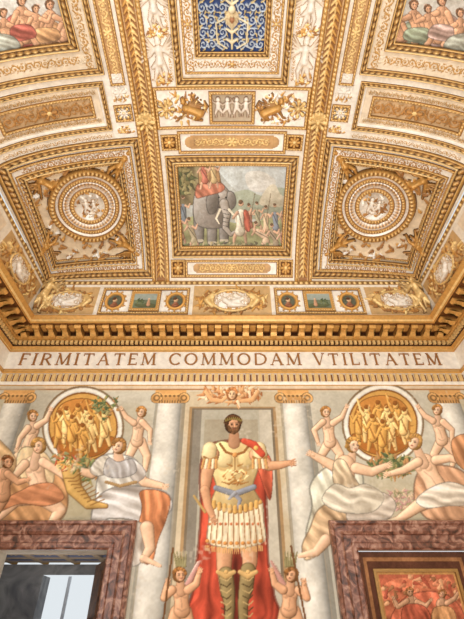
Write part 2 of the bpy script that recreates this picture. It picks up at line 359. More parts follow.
P.poly([(350,500),(380,492),(396,504),(384,522),(350,524)],(218,204,188),fold=(10,10,.2))
P.limb([(352,455),(350,464)],[4,6],SKIN*.95,.4)
P.limb([(345,465),(346,480),(350,492)],[10.6,9.1,10],SKIN*.58,0,a=.8); P.limb([(345,465),(346,480),(350,492)],[10,8.5,9.5],SKIN,.65)
P.limb([(337,468),(326,462),(313,455)],[6.1,5.1,3.8],SKIN*.58,0,a=.8); P.limb([(337,468),(326,462),(313,455)],[5.5,4.5,3.2],SKIN,.7); hand(P,(313,455),(-1,-.5),6,SKIN)
P.limb([(356,468),(372,472),(386,466)],[6.1,5.1,3.8],SKIN*.58,0,a=.8); P.limb([(356,468),(372,472),(386,466)],[5.5,4.5,3.2],SKIN,.7); hand(P,(386,466),(1,-.4),6,SKIN)
P.poly([(334,462),(344,460),(352,474),(360,488),(346,492),(334,484)],(212,190,158),fold=(60,8,.18))
P.poly([(334,484),(350,488),(366,484),(384,496),(372,512),(340,512),(322,500)],(224,214,194),fold=(20,10,.2))
face(P,(354,445),6.8,SKIN,np.array((184,138,74)),.1,.8)
P.limb([(326,540),(316,552),(300,556)],[6,4.5,2.4],SKIN,.7)
P.poly([(420,470),(448,466),(470,480),(470,524),(440,522),(424,516),(414,496)],(214,166,130),fold=(50,11,.2))
person(P,7.6,(414,442),(424,464),(438,490),[((418,462),(404,470),(389,474)),((436,460),(450,458),(462,462))],[((438,496),(418,506),(398,520),(390,522)),((446,494),(468,502),(480,520))],SKIN*1.02,(190,144,82),tilt=.15,turn=-.7)
P.poly([(430,488),(450,482),(470,490),(470,504),(446,506),(426,508),(416,500)],(230,218,200),fold=(10,10,.2))
P.poly([(452,440),(470,436),(470,470),(456,462)],(204,148,106),fold=(60,9,.18))
# ---- emperor in armour
RED=np.array((188,78,56.))
P.poly([(214,443),(204,452),(200,475),(201,510),(198,550),(193,590),(192,625),(276,625),(274,595),(268,560),(267,520),(266,485),(270,465),(256,445),(244,440)],RED,fold=(88,14,.22))
P.poly([(248,442),(262,448),(272,464),(270,500),(258,470)],(206,102,74),fold=(70,11,.2))
P.poly([(222,550),(245,552),(248,580),(246,625),(226,625),(224,590)],RED*.6,fold=(88,8,.2),edge=False)
SK=np.array((210,158,120.))
for pts in ([(225,540),(224,566),(226,590)],[(249,540),(250,562),(246,584)]): P.limb(pts,[9.5,8,6.6],SK*.55,0,a=.7); P.limb(pts,[8.8,7.4,6],SK,.75)
for pts,toe in (([(226,574),(228,592),(230,606),(229,622)],0),([(248,570),(246,588),(243,602),(243,620)],0)):
    P.limb(pts,[8.,7.8,5.6,5],(76,62,40),0,a=.8); P.limb(pts,[7.3,7.,4.9,4.4],(146,126,84),.8)
    for k in range(7): P.limb([(pts[0][0]-6+k*.3,578+k*6),(pts[0][0]+1,581+k*6),(pts[0][0]+5,577+k*6)],.6,(88,70,44) if k%2 else (200,172,118),0)
    P.limb([(pts[0][0]-8,572),(pts[0][0],576),(pts[0][0]+8,572)],[2.2,3.2,2.2],(210,172,112),.6); P.limb([(pts[0][0],572)],2.2,(222,180,116),.6)
P.poly([(213,500),(236,504),(260,499),(264,522),(265,540),(252,546),(238,549),(222,547),(208,542),(209,520)],(236,220,186),fold=(89,7,.12))
for k in range(10):
    x0=214+k*4.9; x1=210+k*5.9; yb=544+2.5*math.sin(k/9*3.14)
    P.limb([(x0,506),(x1,yb)],.6,(158,108,66),0,a=.8); P.limb([(x0+2.2,508),(x1+2.6,yb)],.8,(250,240,214),0,a=.5)
    P.limb([(x1-2.6,yb-3)],2.,(210,146,82),.6)
    for e in(-1.6,0,1.6): P.limb([(x1-2.8+e,yb+2),(x1-2.8+e*1.2,yb+7)],[.7,.4],(216,168,108),.3)
    P.limb([((x0+x1)/2-2.4,524)],1.4,(204,124,80),.4)
P.limb([(211,503),(235,511),(260,502)],[2.4,2.8,2.4],(210,160,94),.6)
P.poly([(211,449),(221,441),(234,444),(247,441),(257,449),(258,468),(253,486),(259,500),(247,507),(235,510),(222,507),(212,501),(216,486),(211,468)],(222,196,140),fold=(80,26,.05),grad=.34)
P.limb([(224,462)],9.5,(178,140,88),.2,a=.5);P.limb([(246,462)],9.5,(172,134,82),.2,a=.5)
P.limb([(224,459)],8.8,(236,214,162),.6,a=.85);P.limb([(246,459)],8.4,(228,204,148),.6,a=.85)
P.limb([(235,458),(235,484)],1.0,(156,116,68),0,a=.7)
for sg in(-1,1):
    P.limb([(235,474),(235+sg*7,470),(235+sg*12,476),(235+sg*8,481)],[1.3,1.2,1.,.6],(240,214,154),.5); P.limb([(235,480),(235+sg*6,484),(235+sg*13,482)],[1.,1.,.5],(166,118,64),.5)
    P.limb([(235+sg*3,466),(235+sg*8,464)],[1.,.5],(166,118,64),.5)
foliage(P,235,476,13,8,26,[(196,142,80),(242,220,170),(166,112,62),(206,162,100)],3,21)
P.limb([(216,488),(235,494),(254,487)],[2.8,3.2,2.8],(142,144,152),.7); P.limb([(235,494),(240,500),(238,508)],[2.5,2,1.4],(148,148,156),.6); P.limb([(235,493),(229,499)],[2.2,1.2],(158,158,162),.6)
P.limb([(220,444),(226,452),(235,455),(244,452),(250,444)],1.2,(154,102,54),.3); P.limb([(235,455)],2.6,(210,148,86),.7)
for k in range(9): P.limb([(214+k*5.3,502+5*math.sin(k/8*3.14)),(214+k*5.3,507+5*math.sin(k/8*3.14))],2.2,(212,166,96),.8)
P.limb([(211,456),(206,474),(205,490)],[7.6,6.6,5.2],SK*.55,0,a=.7)
P.limb([(212,454),(207,474),(205,490)],[7.5,6.2,4.8],SK,.75); P.limb([(205,490),(208,506),(213,517)],[4.9,4.,3.1],SK,.75); hand(P,(213,517),(.3,1),6.4,SK)
P.limb([(256,455),(269,466),(281,465),(289,463)],[7.4,5.4,4.1,3.2],SK*.55,0,a=.7)
P.limb([(256,455),(269,466),(281,465),(289,463)],[7,4.9,3.7,2.8],SK,.75); hand(P,(289,463),(1,-.15),6.6,SK)
for cx,cy,d in ((210,452,-1),(259,452,1)):
    P.limb([(cx,cy-3),(cx+d*1.2,cy+3)],[7.2,7.4],(228,206,158),.7)
    P.limb([(cx-6,cy+5),(cx,cy+8),(cx+7,cy+5)],1.1,(166,120,70),.2)
    for k in range(5): P.limb([(cx-6+k*3.1,cy+8),(cx-7+k*3.5+d,cy+16)],[1.5,1.3],(236,218,182) if k%2 else (206,156,98),.6)
P.limb([(244,441),(254,445),(262,454)],[3,4,3.4],RED*1.08,.7); P.limb([(256,448)],2.4,(228,186,104),.6)
P.limb([(234,432),(234,443)],[4.6,6],SK*.9,.4)
face(P,(233.5,424.5),8.,SK,np.array((84,56,36)),0,.35,beard=np.array((108,76,50)),laurel=True,bun=False)
P.limb([(205,512),(194,496)],[1.4,1.2],(190,156,96),.4)
for m,cx in ((1,180),(-1,291)):
    for k in range(4): P.limb([(cx+m*6,588),(cx+m*(14+2*k),570-6*k+k*k)],[3.4,1],(196,146,134) if k%2 else (220,202,182),.6)
    for k in range(5): P.limb([(cx-m*3+k*m*2,566),(cx-m*6+k*m*3,552)],[1.6,.6],(142,132,92),.5)
    person(P,7.,(cx,575),(cx+m*1,592),(cx+m*2,610),[((cx-m*8,590),(cx-m*16,598),(cx-m*13,584)),((cx+m*8,590),(cx+m*16,584),(cx+m*19,573))],[((cx-m*3,612),(cx-m*9,626)),((cx+m*5,612),(cx+m*10,628))],SKIN2*1.04,(144,98,54),turn=m*.6,child=True)
P.limb([(163,622),(173,548)],1.,(116,78,46),0); P.limb([(306,622),(291,546)],1.,(116,78,46),0)
P.c=soften(P.c,WXg.shape,.35)
P.age(.09,.3,4)
n=vnoise(P.X,P.Y,.05,61)*.5+vnoise(P.X,P.Y,.4,62); k=(np.clip(n-.85,0,.3)/.3)[:,None]*.4; P.c=P.c*(1-k)+np.array((222,210,190.))*k
ci=P.c.reshape(len(wx),len(wh),3)
DL=(-4.42,-2.33,1.40); DR=(2.36,4.42,1.40)
def bay(name,x0,x1):
    a=int(np.searchsorted(wx,x0-1e-6)); b=min(int(np.searchsorted(wx,x1-1e-6))+1,len(wx))
    pts=Pw[a:b].copy(); xx=wx[a:b]
    n,m=b-a,len(wh)
    xc=(xx[:-1]+xx[1:])/2; hc=(wh[:-1]+wh[1:])/2
    mk=np.ones((n-1,m-1),bool)
    for d in(DL,DR): mk&=~(((xc>d[0])&(xc<d[1]))[:,None]&(hc<d[2])[None])
    make_mesh(name,pts,grid_faces(n,m,mask=mk),ci[a:b],M_FRESCO)
bay('fresco_allegory',-WX,-1.8); bay('fresco_column',-1.8,-1.05); bay('fresco_emperor_hadrian',-1.05,1.1)
bay('fresco_column',1.1,1.85); bay('fresco_allegory',1.85,WX)
# ================================================================= ROOM SHELL
def shell(name,quads,mat):
    b=Boxes(); [b.quad(q) for q in quads]; return b.make(name,mat)
wb=Boxes()
zl=.1+CAMZ
y=WY+.03
for x0,x1,z0,z1 in ((-WX,DL[0],0,zl+1.3),(DL[1],DR[0],0,zl+1.3),(DR[1],WX,0,zl+1.3),(-WX,WX,DL[2]+CAMZ,8.3)):
    wb.quad([(x0,y,z0),(x1,y,z0),(x1,y,z1),(x0,y,z1)])
for d in(DL,DR):
    zt=d[2]+CAMZ; a,c=WY+.005,(WY+.45 if d is DL else WY+.09)
    wb.quad([(d[0],a,0),(d[0],c,0),(d[0],c,zt),(d[0],a,zt)]); wb.quad([(d[1],a,0),(d[1],c,0),(d[1],c,zt),(d[1],a,zt)])
    wb.quad([(d[0],a,zt),(d[1],a,zt),(d[1],c,zt),(d[0],c,zt)])
wb.make('wall_back',M_PLASTER)
shell('wall_left',[[(-WX,-4,0),(-WX,WY,0),(-WX,WY,8.2),(-WX,-4,8.2)]],M_PLASTER)
shell('wall_right',[[(WX,-4,0),(WX,WY,0),(WX,WY,8.2),(WX,-4,8.2)]],M_PLASTER)
shell('floor',[[(-WX,-4,0),(WX,-4,0),(WX,WY+.45,0),(-WX,WY+.45,0)]],M_FLOOR)
# ================================================================= CEILING
xi=np.linspace(-1,1,961); cx_=VX*.998*(.55*xi+.45*np.sin(np.pi/2*xi))
cy_=np.concatenate([np.arange(2.0,VY,.0125),np.linspace(VY,VY+1.12,96)])
CXg,CYg=np.meshgrid(cx_,cy_,indexing='ij')
Pc=surf(CXg,CYg)
Uc,Vc=project(Pc)
C=Paint(Uc,Vc,CXg,CYg,CREAM)
def find(u,v):
    k=int(np.argmin((C.U-u)**2+(C.V-v)**2)); return C.X[k],C.Y[k]
C.xy()
def spiral(c,R,flip,th0,turns=1.35,n=16):
    return [(c[0]+R*(1-.88*t)*math.cos(th0+flip*t*turns*6.28),c[1]+R*(1-.88*t)*math.sin(th0+flip*t*turns*6.28)) for t in np.linspace(0,1,n)]
def arab(P,cx,cy,L,W,ang=0,n=3,col=GOLD,h=.022,bloom=True):
    ca,sa=math.cos(ang),math.sin(ang); tr=lambda p:(cx+p[0]*ca-p[1]*sa,cy+p[0]*sa+p[1]*ca)
    for sg in(-1,1):
        for k in range(n):
            c=(k+.6)*L/(n+.15)*sg; R=min(W*.92,L/n*.52); fl=(-1)**k*sg
            P.limb([tr(p) for p in spiral((c,0),R,fl,math.pi if sg>0 else 0)],list(np.linspace(R*.17,R*.09,16)),col,.3,h=h)
            for j in range(5):
                a=j*1.25+k; q=(c+R*.95*math.cos(a),R*.95*math.sin(a)); q2=(c+R*1.3*math.cos(a+.5),max(-W,min(W,R*1.3*math.sin(a+.5))))
                P.limb([tr(q),tr(q2)],[R*.15,R*.04],col,.3,h=h)
            P.limb([tr((c,0))],R*.22,col,.3,h=h*1.2)
    if bloom:
        for j in range(6):
            a=j*1.047; P.limb([tr((0,0)),tr((W*.7*math.cos(a),W*.7*math.sin(a)))],[W*.12,W*.22],col,.4,h=h*1.3)
        P.limb([tr((0,0))],W*.25,GOLDL,.3,h=h*1.6)
def rose(P,x,y,R,col=GOLD,h=.03):
    for j in range(8):
        a=j*.785; P.limb([(x+R*.2*math.cos(a),y+R*.2*math.sin(a)),(x+R*.72*math.cos(a),y+R*.72*math.sin(a))],[R*.1,R*.24],col,.4,h=h)
    P.limb([(x,y)],R*.26,GOLDL,.4,h=h*1.5)
TAN=np.array((230,214,188.)); OCH=np.array((160,112,62.))
AG=GOLD*.92; BR=np.array((176,126,66.))
for m in(-1,1):
    def R_(x0,x1,*a,**k):
        lo,hi=sorted((m*x0,m*x1)); return C.rect(lo,hi,*a,**k)
    R_(1.66,2.1,2,8.2,(206,170,120),None)
    R_(1.77,1.99,2,8.2,(156,110,64),-.01)
    for yy in np.arange(2.05,8.1,.12):
        C.limb([(m*1.88,yy),(m*1.88,yy+.08)],[.03,.015],GOLDL,.3,h=.04)
        for s in(-1,1): C.limb([(m*1.88+s*.02,yy+.0),(m*1.88+s*.09,yy+.085)],[.028,.014],GOLD if s*m>0 else GOLDL,.3,h=.035)
    R_(2.12,4.86,4.95,8.12,WHITE,-.02); R_(2.55,4.62,5.38,7.82,(224,204,172),-.12)
    for (ax,ay,aL,aW,an) in ((3.5,5.27,1.05,.07,0),(3.5,7.93,1.05,.07,0),(2.43,6.55,1.1,.07,math.pi/2),(4.70,6.55,1.1,.05,math.pi/2)):
        arab(C,m*ax,ay,aL,aW,an,9,BR,.02,False)
    foliage(C,m*3.58,6.6,1.05,1.3,150,[GOLD,OCH,BR,WHITE],.11,23,h=-.06)
    for sx,sy in((1,1),(1,-1),(-1,1),(-1,-1)):
        for t in range(5): C.limb([(m*3.58+sx*(.96-.24*t),6.6+sy*(.52+.17*t)),(m*3.58+sx*(.96-.24*t-.1),6.6+sy*(.52+.17*t+.07))],[.04,.02],BR,.4,h=-.06)
    R_(2.62,4.82,3.72,4.72,WHITE,0); R_(2.75,4.72,3.86,4.58,TAN,-.03); R_(2.9,4.6,4.02,4.42,(206,174,130),-.05)
    arab(C,m*3.75,4.22,.82,.17,0,4,BR)
    for yy in(3.94,4.5): arab(C,m*3.75,yy,.95,.05,0,14,AG,.015,False)
    for(x,yy) in((2.32,4.4),(1.42,5.08),(1.42,7.97),(2.32,3.98)):
        C.rect(m*x-.16,m*x+.16,yy-.15,yy+.15,UMB,-.02); rose(C,m*x,yy,.14)
    R_(2.18,2.46,2,3.8,(190,148,98)); arab(C,m*2.32,2.9,.85,.1,math.pi/2,7,GOLDL)
    R_(1.2,1.66,2,3.9,WHITE)
    for yy in(2.15,2.9,3.78): foliage(C,m*1.43,yy,.19,.14,26,[GOLD,GOLDL,OCH],.07,int(yy*10),h=.03)
    arab(C,m*1.23,2.9,.9,.03,math.pi/2,16,AG,.01,False)
    R_(2.95,4.72,2,3.08,(200,196,186),-.06); R_(2.55,4.9,3.08,3.62,TAN)
    arab(C,m*3.75,3.32,1.0,.08,0,8,AG,.02,False); R_(2.55,2.95,2,3.6,TAN); arab(C,m*2.78,2.7,.9,.07,math.pi/2,7,AG,.02,False)
    R_(2.12,2.6,3.62,4.95,WHITE); foliage(C,m*2.32,4.75,.2,.1,22,[GOLD,GOLDL,OCH],.06,7,h=.02); foliage(C,m*2.32,4.12,.2,.06,14,[GOLD,GOLDL,OCH],.05,8,h=.02)
    arab(C,m*3.7,4.85,1.05,.05,0,14,AG,.015,False)
for yc,hh,dd in((5.09,.21,.14),(7.97,.13,.1)):
    C.rect(-1.18,1.18,yc-hh,yc+hh,WHITE,-.01); C.rect(-.95,.95,yc-hh*.72,yc+hh*.72,(196,156,106),-.02); arab(C,0,yc,.86,dd*.9,0,6,GOLDL)
    for s in(-1,1): C.limb([(s*.95,yc)],hh*.6,(196,156,106),.2)
C.rect(-1.62,1.62,3.95,4.75,WHITE)
for s in(-1,1): foliage(C,s*1.05,4.35,.5,.3,90,[GOLD,GOLDL,OCH,WHITE,WHITE],.09,6+s,h=.04)
C.rect(-.5,.5,4.02,4.7,GOLD*.9,-.01); C.rect(-.42,.42,4.08,4.64,(196,178,152),-.03)
C.rect(-1.12,1.12,2,3.9,TAN); C.rect(-1.0,1.0,2,3.72,WHITE)
for s in(-1,1): arab(C,s*.83,2.8,.85,.1,math.pi/2,7,AG)
arab(C,0,3.5,.8,.09,0,7,AG)
C.rect(-.64,.64,2,3.3,(38,66,122),-.04)
LB=np.array((190,200,210.))
for s in(-1,1):
    for r_,yy in enumerate(np.arange(2.15,3.3,.2)):
        for xx in(.18,.38,.55):
            C.limb(spiral((s*xx,yy),.085,s*(-1)**r_,xx*9),list(np.linspace(.014,.009,16)),LB,.2,h=.012)
            for j in range(5): a=j*1.25+r_; C.limb([(s*xx+.085*math.cos(a),yy+.085*math.sin(a)),(s*xx+.13*math.cos(a+.5),yy+.12*math.sin(a+.5))],[.016,.006],LB if j%2 else (214,190,130),.2,h=.01)
    C.limb([(s*.1,3.22),(s*.28,3.12),(s*.3,2.8),(s*.1,2.7)],[.016,.016,.016,.016],(226,214,180),.2,h=.015)
C.limb([(0,2.1),(0,3.22)],[.022,.022],(220,206,160),.2,h=.02)
for yy in(2.3,2.5,2.95,3.12): C.limb([(-.1,yy-.06),(0,yy),(.1,yy-.06)],[.02,.03,.02],(232,220,184),.2,h=.02)
C.poly([(-.1,2.62),(.1,2.62),(.12,2.78),(0,2.9),(-.12,2.78)],(224,204,164),edge=False); C.limb([(0,2.74)],.05,(170,120,84),.2,h=.03); C.limb([(0,2.58)],.07,(236,222,186),.5,h=.03)
C.rect(-5.2,5.2,VY,VY+1.12,CREAM)
def A_(y0): return VY+y0
C.rect(-5.2,5.2,A_(.98),A_(1.12),GOLD*.8,.03); C.rect(-5.2,5.2,A_(0),A_(.10),GOLD*.75,.02)
for xx in np.arange(-4.9,4.95,.14):
    C.limb([(xx,A_(.05))],.04,GOLDL,.3,h=.05); C.limb([(xx,A_(1.05))],.05,GOLDL,.3,h=.06); C.limb([(xx+.07,A_(1.05))],.018,DARK,0); C.limb([(xx+.07,A_(.05))],.016,DARK,0)
for m in(-1,1):
    lo,hi=sorted((m*1.1,m*3.3)); C.rect(lo,hi,A_(.2),A_(.92),WHITE,-.02)
    for x in(2.96,1.42):
        foliage(C,m*x,A_(.56),.3,.28,30,[BR,GOLDL],.06,3,h=.01)
        C.ring(m*x,A_(.56),.17,.26,GOLD,.3,.05); C.ring(m*x,A_(.56),0,.17,(96,98,78))
        C.limb([(m*x,A_(.66)),(m*x,A_(.61))],[.10,.05],(150,96,66),.5); C.limb([(m*x,A_(.53))],.06,(214,176,134),.5,h=.02); C.limb([(m*x-.02,A_(.49))],.05,(96,66,42),.5)
        for k in range(12): C.limb([(m*x+.28*math.cos(k*.523),A_(.56)+.28*math.sin(k*.523))],.026,GOLD,.3,h=.03)
    lo,hi=sorted((m*1.84,m*2.54)); C.rect(lo,hi,A_(.3),A_(.82),GOLD,.03); C.rect(lo+.06,hi-.06,A_(.36),A_(.76),(112,124,98),0.)
    C.rect(lo+.06,hi-.06,A_(.36),A_(.52),(160,170,160),0.)
    C.limb([(m*1.96,A_(.7)),(m*2.1,A_(.66)),(m*2.3,A_(.7)),(m*2.42,A_(.66))],[.05,.06,.04,.03],(92,96,62),.4)
    foliage(C,m*2.32,A_(.56),.08,.09,16,[(74,88,54),(110,118,74)],.05,4)
    C.limb([(m*2.1,A_(.54)),(m*2.1,A_(.66))],[.03,.05],(196,150,116),.5); C.limb([(m*2.1,A_(.5))],.026,(222,186,150),.4)
    lo,hi=sorted((m*3.42,m*5.1)); C.rect(lo,hi,A_(.16),A_(.94),(204,168,116),.0); foliage(C,m*4.24,A_(.55),.78,.34,130,[GOLD,GOLDL,BR,OCH],.12,17,h=.04)
C.rect(-.98,.98,A_(.12),A_(.96),(204,168,116),0); foliage(C,0,A_(.55),.92,.36,140,[GOLD,GOLDL,BR,OCH],.12,19,h=.04)
# ---- quadro: painted battle scene with elephant
px0,px1,py0,py1=-1.33,1.33,5.6,7.54
qm=(C.X>px0)&(C.X<px1)&(C.Y>py0)&(C.Y<py1); C.clip=qm
C.h[qm]=-.04; C.c[qm]=(186,190,184)
C.uv()
C.poly([(215,160),(255,156),(300,160),(300,200),(260,196),(235,190)],(198,204,202),grad=.2,edge=False)
C.poly([(246,174),(262,172),(276,182),(268,192),(250,190)],(216,212,202),edge=False,a=.7)
C.poly([(228,198),(246,190),(262,196),(278,188),(300,196),(300,220),(228,216)],(160,166,146),edge=False); C.poly([(262,196),(270,186),(276,186),(282,196),(296,196),(296,206),(262,206)],(194,186,164),edge=False)
C.poly([(165,160),(205,160),(214,170),(204,198),(190,206),(165,206)],(134,122,90),fold=(70,12,.22),edge=False)
C.poly([(165,228),(200,216),(240,224),(275,218),(300,224),(300,256),(165,256)],(154,154,112),fold=(5,14,.16),edge=False)
foliage(C,181,180,12,15,110,[(102,106,70),(136,126,86),(84,82,56),(156,146,102)],5,2)
# the elephant, seen head-on three-quarter: body, legs, ears, trunk, tusks, tower cloth
EL=np.array((150,142,132.))
for xx,yb in((199,240),(212,242),(224,240)): C.limb([(xx,216),(xx,yb)],[6.4,5.],EL*.5,0,a=.8); C.limb([(xx,216),(xx,yb)],[5.8,4.4],EL*.86,.8); C.limb([(xx-3,yb+1),(xx+3,yb+1)],1.3,(190,180,160),0)
C.poly([(193,208),(196,192),(206,184),(220,184),(230,194),(231,212),(226,226),(210,229),(196,224)],EL,grad=.4)
C.limb([(222,200)],9.6,EL*.5,0,a=.8); C.limb([(222,199)],9,EL*1.1,.8)
C.poly([(210,192),(216,190),(219,200),(216,212),(209,214),(206,202)],EL*.84,grad=.3); C.poly([(228,192),(234,194),(236,204),(231,210),(227,202)],EL*.9,grad=.3)
C.limb([(224,204),(227,216),(225,228),(231,235),(235,232)],[5.2,4.2,3.2,2.4,1.8],EL*.5,0,a=.8); C.limb([(224,204),(227,216),(225,228),(231,235),(235,232)],[4.6,3.6,2.6,1.9,1.3],EL*1.12,.8)
for k in range(5): C.limb([(223.5,210+k*4),(229,211+k*4)],.35,EL*.6,0)
C.limb([(220,210),(216,219),(219,224)],[1.2,.9,.5],(240,232,210),0); C.limb([(229,210),(235,217),(236,222)],[1.2,.9,.5],(240,232,210),0)
C.limb([(219,198)],.9,(40,34,30),0); C.limb([(226,198)],.9,(40,34,30),0)
C.poly([(198,184),(214,181),(224,186),(222,192),(208,196),(196,198)],(190,124,98),fold=(60,8,.2)); C.poly([(198,170),(218,168),(221,183),(199,185)],(176,140,98),fold=(90,5,.2),smooth=False)
figs=[(3.2,(203,163),(203,170),(205,178),(186,116,96)),(3.0,(213,162),(213,170),(214,178),(200,176,130)),(3.0,(183,198),(183,207),(184,218),(126,132,136)),(3.4,(178,214),(179,223),(181,234),(180,144,112)),
 (3.0,(249,206),(249,214),(250,223),(172,118,96)),(2.8,(257,204),(257,212),(258,221),(158,150,122)),(3.0,(266,208),(266,216),(266,226),(200,176,144)),(3.0,(275,206),(275,215),(276,225),(134,140,150)),(3.0,(285,208),(284,217),(285,228),(184,140,108)),
 (3.2,(189,220),(190,228),(194,238),(168,154,124)),(3.4,(256,224),(258,232),(266,238),(210,184,156)),(3.2,(272,226),(272,233),(276,241),(152,134,110)),(3.4,(284,228),(283,236),(284,246),(178,134,110)),(4.6,(241,204),(241,214),(240,227),(222,212,192))]
for s,hd,chs,hp,cl in figs:
    sk=np.array((212,172,142.)); cl=np.array(cl,float)
    C.limb([hp,(hp[0]-s*1.1,hp[1]+s*2.1),(hp[0]-s*1.4,hp[1]+s*3.6)],[s*.6,s*.4,s*.28],sk*.95,.7); C.limb([hp,(hp[0]+s*1.1,hp[1]+s*2.),(hp[0]+s*1.3,hp[1]+s*3.4)],[s*.6,s*.4,s*.28],sk*.82,.7)
    C.limb([chs,hp,(hp[0],hp[1]+s)],[s*.95,s*.8,s*1.15],cl,.8)
    C.limb([(chs[0]-s*.5,chs[1]),(hp[0]+s*.5,hp[1])],s*.16,cl*.6,0,a=.8)
    C.limb([(chs[0]+s*.8,chs[1]-1),(chs[0]+s*1.8,chs[1]+1),(chs[0]+s*2.3,chs[1]-s)],[s*.38,s*.3,s*.22],sk,.7); C.limb([(chs[0]-s*.8,chs[1]-1),(chs[0]-s*1.7,chs[1]+s)],[s*.38,s*.28],sk*.9,.7)
    C.limb([hd],s*.6,sk,.6); C.limb([(hd[0]-.3,hd[1]-s*.35)],s*.5,(110,84,60),.5)
C.poly([(244,211),(249,215),(250,231),(245,229)],(184,100,78),fold=(80,5,.2))
for x in(250,266,281): C.limb([(x,222),(x+5,194)],.3,(120,100,76),0)
foliage(C,232,247,58,4,70,[(124,128,88),(166,156,114),(104,94,70),(184,168,128)],4,44)
C.age(.15,.12,71,np.nonzero(qm)[0])
C.clip=None
for m in(-1,1):
    C.xy(); lo,hi=sorted((m*2.95,m*4.72)); cm=(C.X>lo)&(C.X<hi)&(C.Y<3.08); C.clip=cm
    C.uv(); f=(lambda u:u) if m<0 else (lambda u:464-u)
    C.poly([(f(-9),-40),(f(90),-40),(f(90),30),(f(40),20),(f(-9),40)],(204,200,190),edge=False,smooth=False)
    base=[(188,104,88),(204,158,112)] if m<0 else [(196,166,154),(156,164,138)]
    C.poly([(f(0),62),(f(0),30),(f(24),26),(f(50),34),(f(84),40),(f(84),56)],(170,158,122),fold=(10,10,.18),edge=False)
    C.poly([(f(2),52),(f(6),22),(f(22),14),(f(38),26),(f(34),46),(f(18),56)],base[0],fold=(60,11,.22))
    C.poly([(f(30),40),(f(48),22),(f(62),28),(f(72),42),(f(52),50)],base[1],fold=(30,10,.22))
    for s,hx,hy,cx,cy,px,py,kx,ky in ((5,22,2,22,14,26,28,38,36),(4.8,50,6,50,18,46,30,60,40),(4.4,4,14,4,26,8,38,20,46),(4.2,66,16,66,26,64,38,74,44),(4,36,10,36,20,34,32,26,42)):
        person(C,s,(f(hx),hy),(f(cx),cy),(f(px),py),[((f(cx+5),cy),(f(cx+12),cy+3),(f(cx+15),cy-5)),((f(cx-5),cy),(f(cx-9),cy+9))],[((f(px),py),(f(kx),ky)),((f(px-3),py),(f(px+3),py+13))],SKIN2,(110,76,48),turn=.5*(-1)**int(hx))
    C.poly([(f(36),30),(f(56),30),(f(60),40),(f(40),44)],base[1],fold=(30,7,.24)); C.poly([(f(12),28),(f(30),26),(f(36),38),(f(14),42)],base[0],fold=(20,7,.24)); C.poly([(f(-4),36),(f(14),38),(f(20),50),(f(-4),56)],(176,176,160),fold=(20,7,.2))
    C.age(.2,.12,73,np.nonzero(cm)[0])
    C.clip=None
C.xy()
C.age(.07,.3,9)
Pn,Nn=with_n(surf,CXg,CYg)
Vd=Pc+Nn*C.h.reshape(CXg.shape)[...,None]
ceil=empty('ceiling')
make_mesh('ceiling_vault',Vd,grid_faces(*CXg.shape),C.c,M_STUCCO,ceil)
gx,gy=np.meshgrid(np.linspace(-VX*.998,VX*.998,200),np.linspace(-4,2.0,60),indexing='ij')
make_mesh('ceiling_vault_rear',surf(gx,gy),grid_faces(*gx.shape),np.tile(CREAM,(gx.size,1)),M_STUCCO,ceil)
for sg in(-1,1):
    fn=mk_side(sg); a_,b_=np.meshgrid(np.arange(-4,8.52,.02),np.linspace(0,1.12,60),indexing='ij')
    S=Paint(a_*0,a_*0,a_,b_,CREAM); S.xy()
    S.rect(-4,9,.98,1.12,GOLD*.8,.03); S.rect(-4,9,0,.1,GOLD*.75,.02)
    for yy in np.arange(4,8.5,.14): S.limb([(yy,1.05)],.05,GOLDL,.3,h=.06); S.limb([(yy,.05)],.04,GOLDL,.3,h=.05)
    S.rect(6.3,8.2,.16,.94,(204,168,116),0); foliage(S,7.25,.55,.85,.36,130,[GOLD,GOLDL,BR,OCH],.12,5,h=.04)
    S.rect(4,6.1,.2,.92,TAN,0); arab(S,5.05,.56,.95,.28,0,3)
    pp,nn=with_n(fn,a_,b_)
    make_mesh('attic_side',pp+nn*S.h.reshape(a_.shape)[...,None],grid_faces(*a_.shape),S.c,M_STUCCO,ceil)
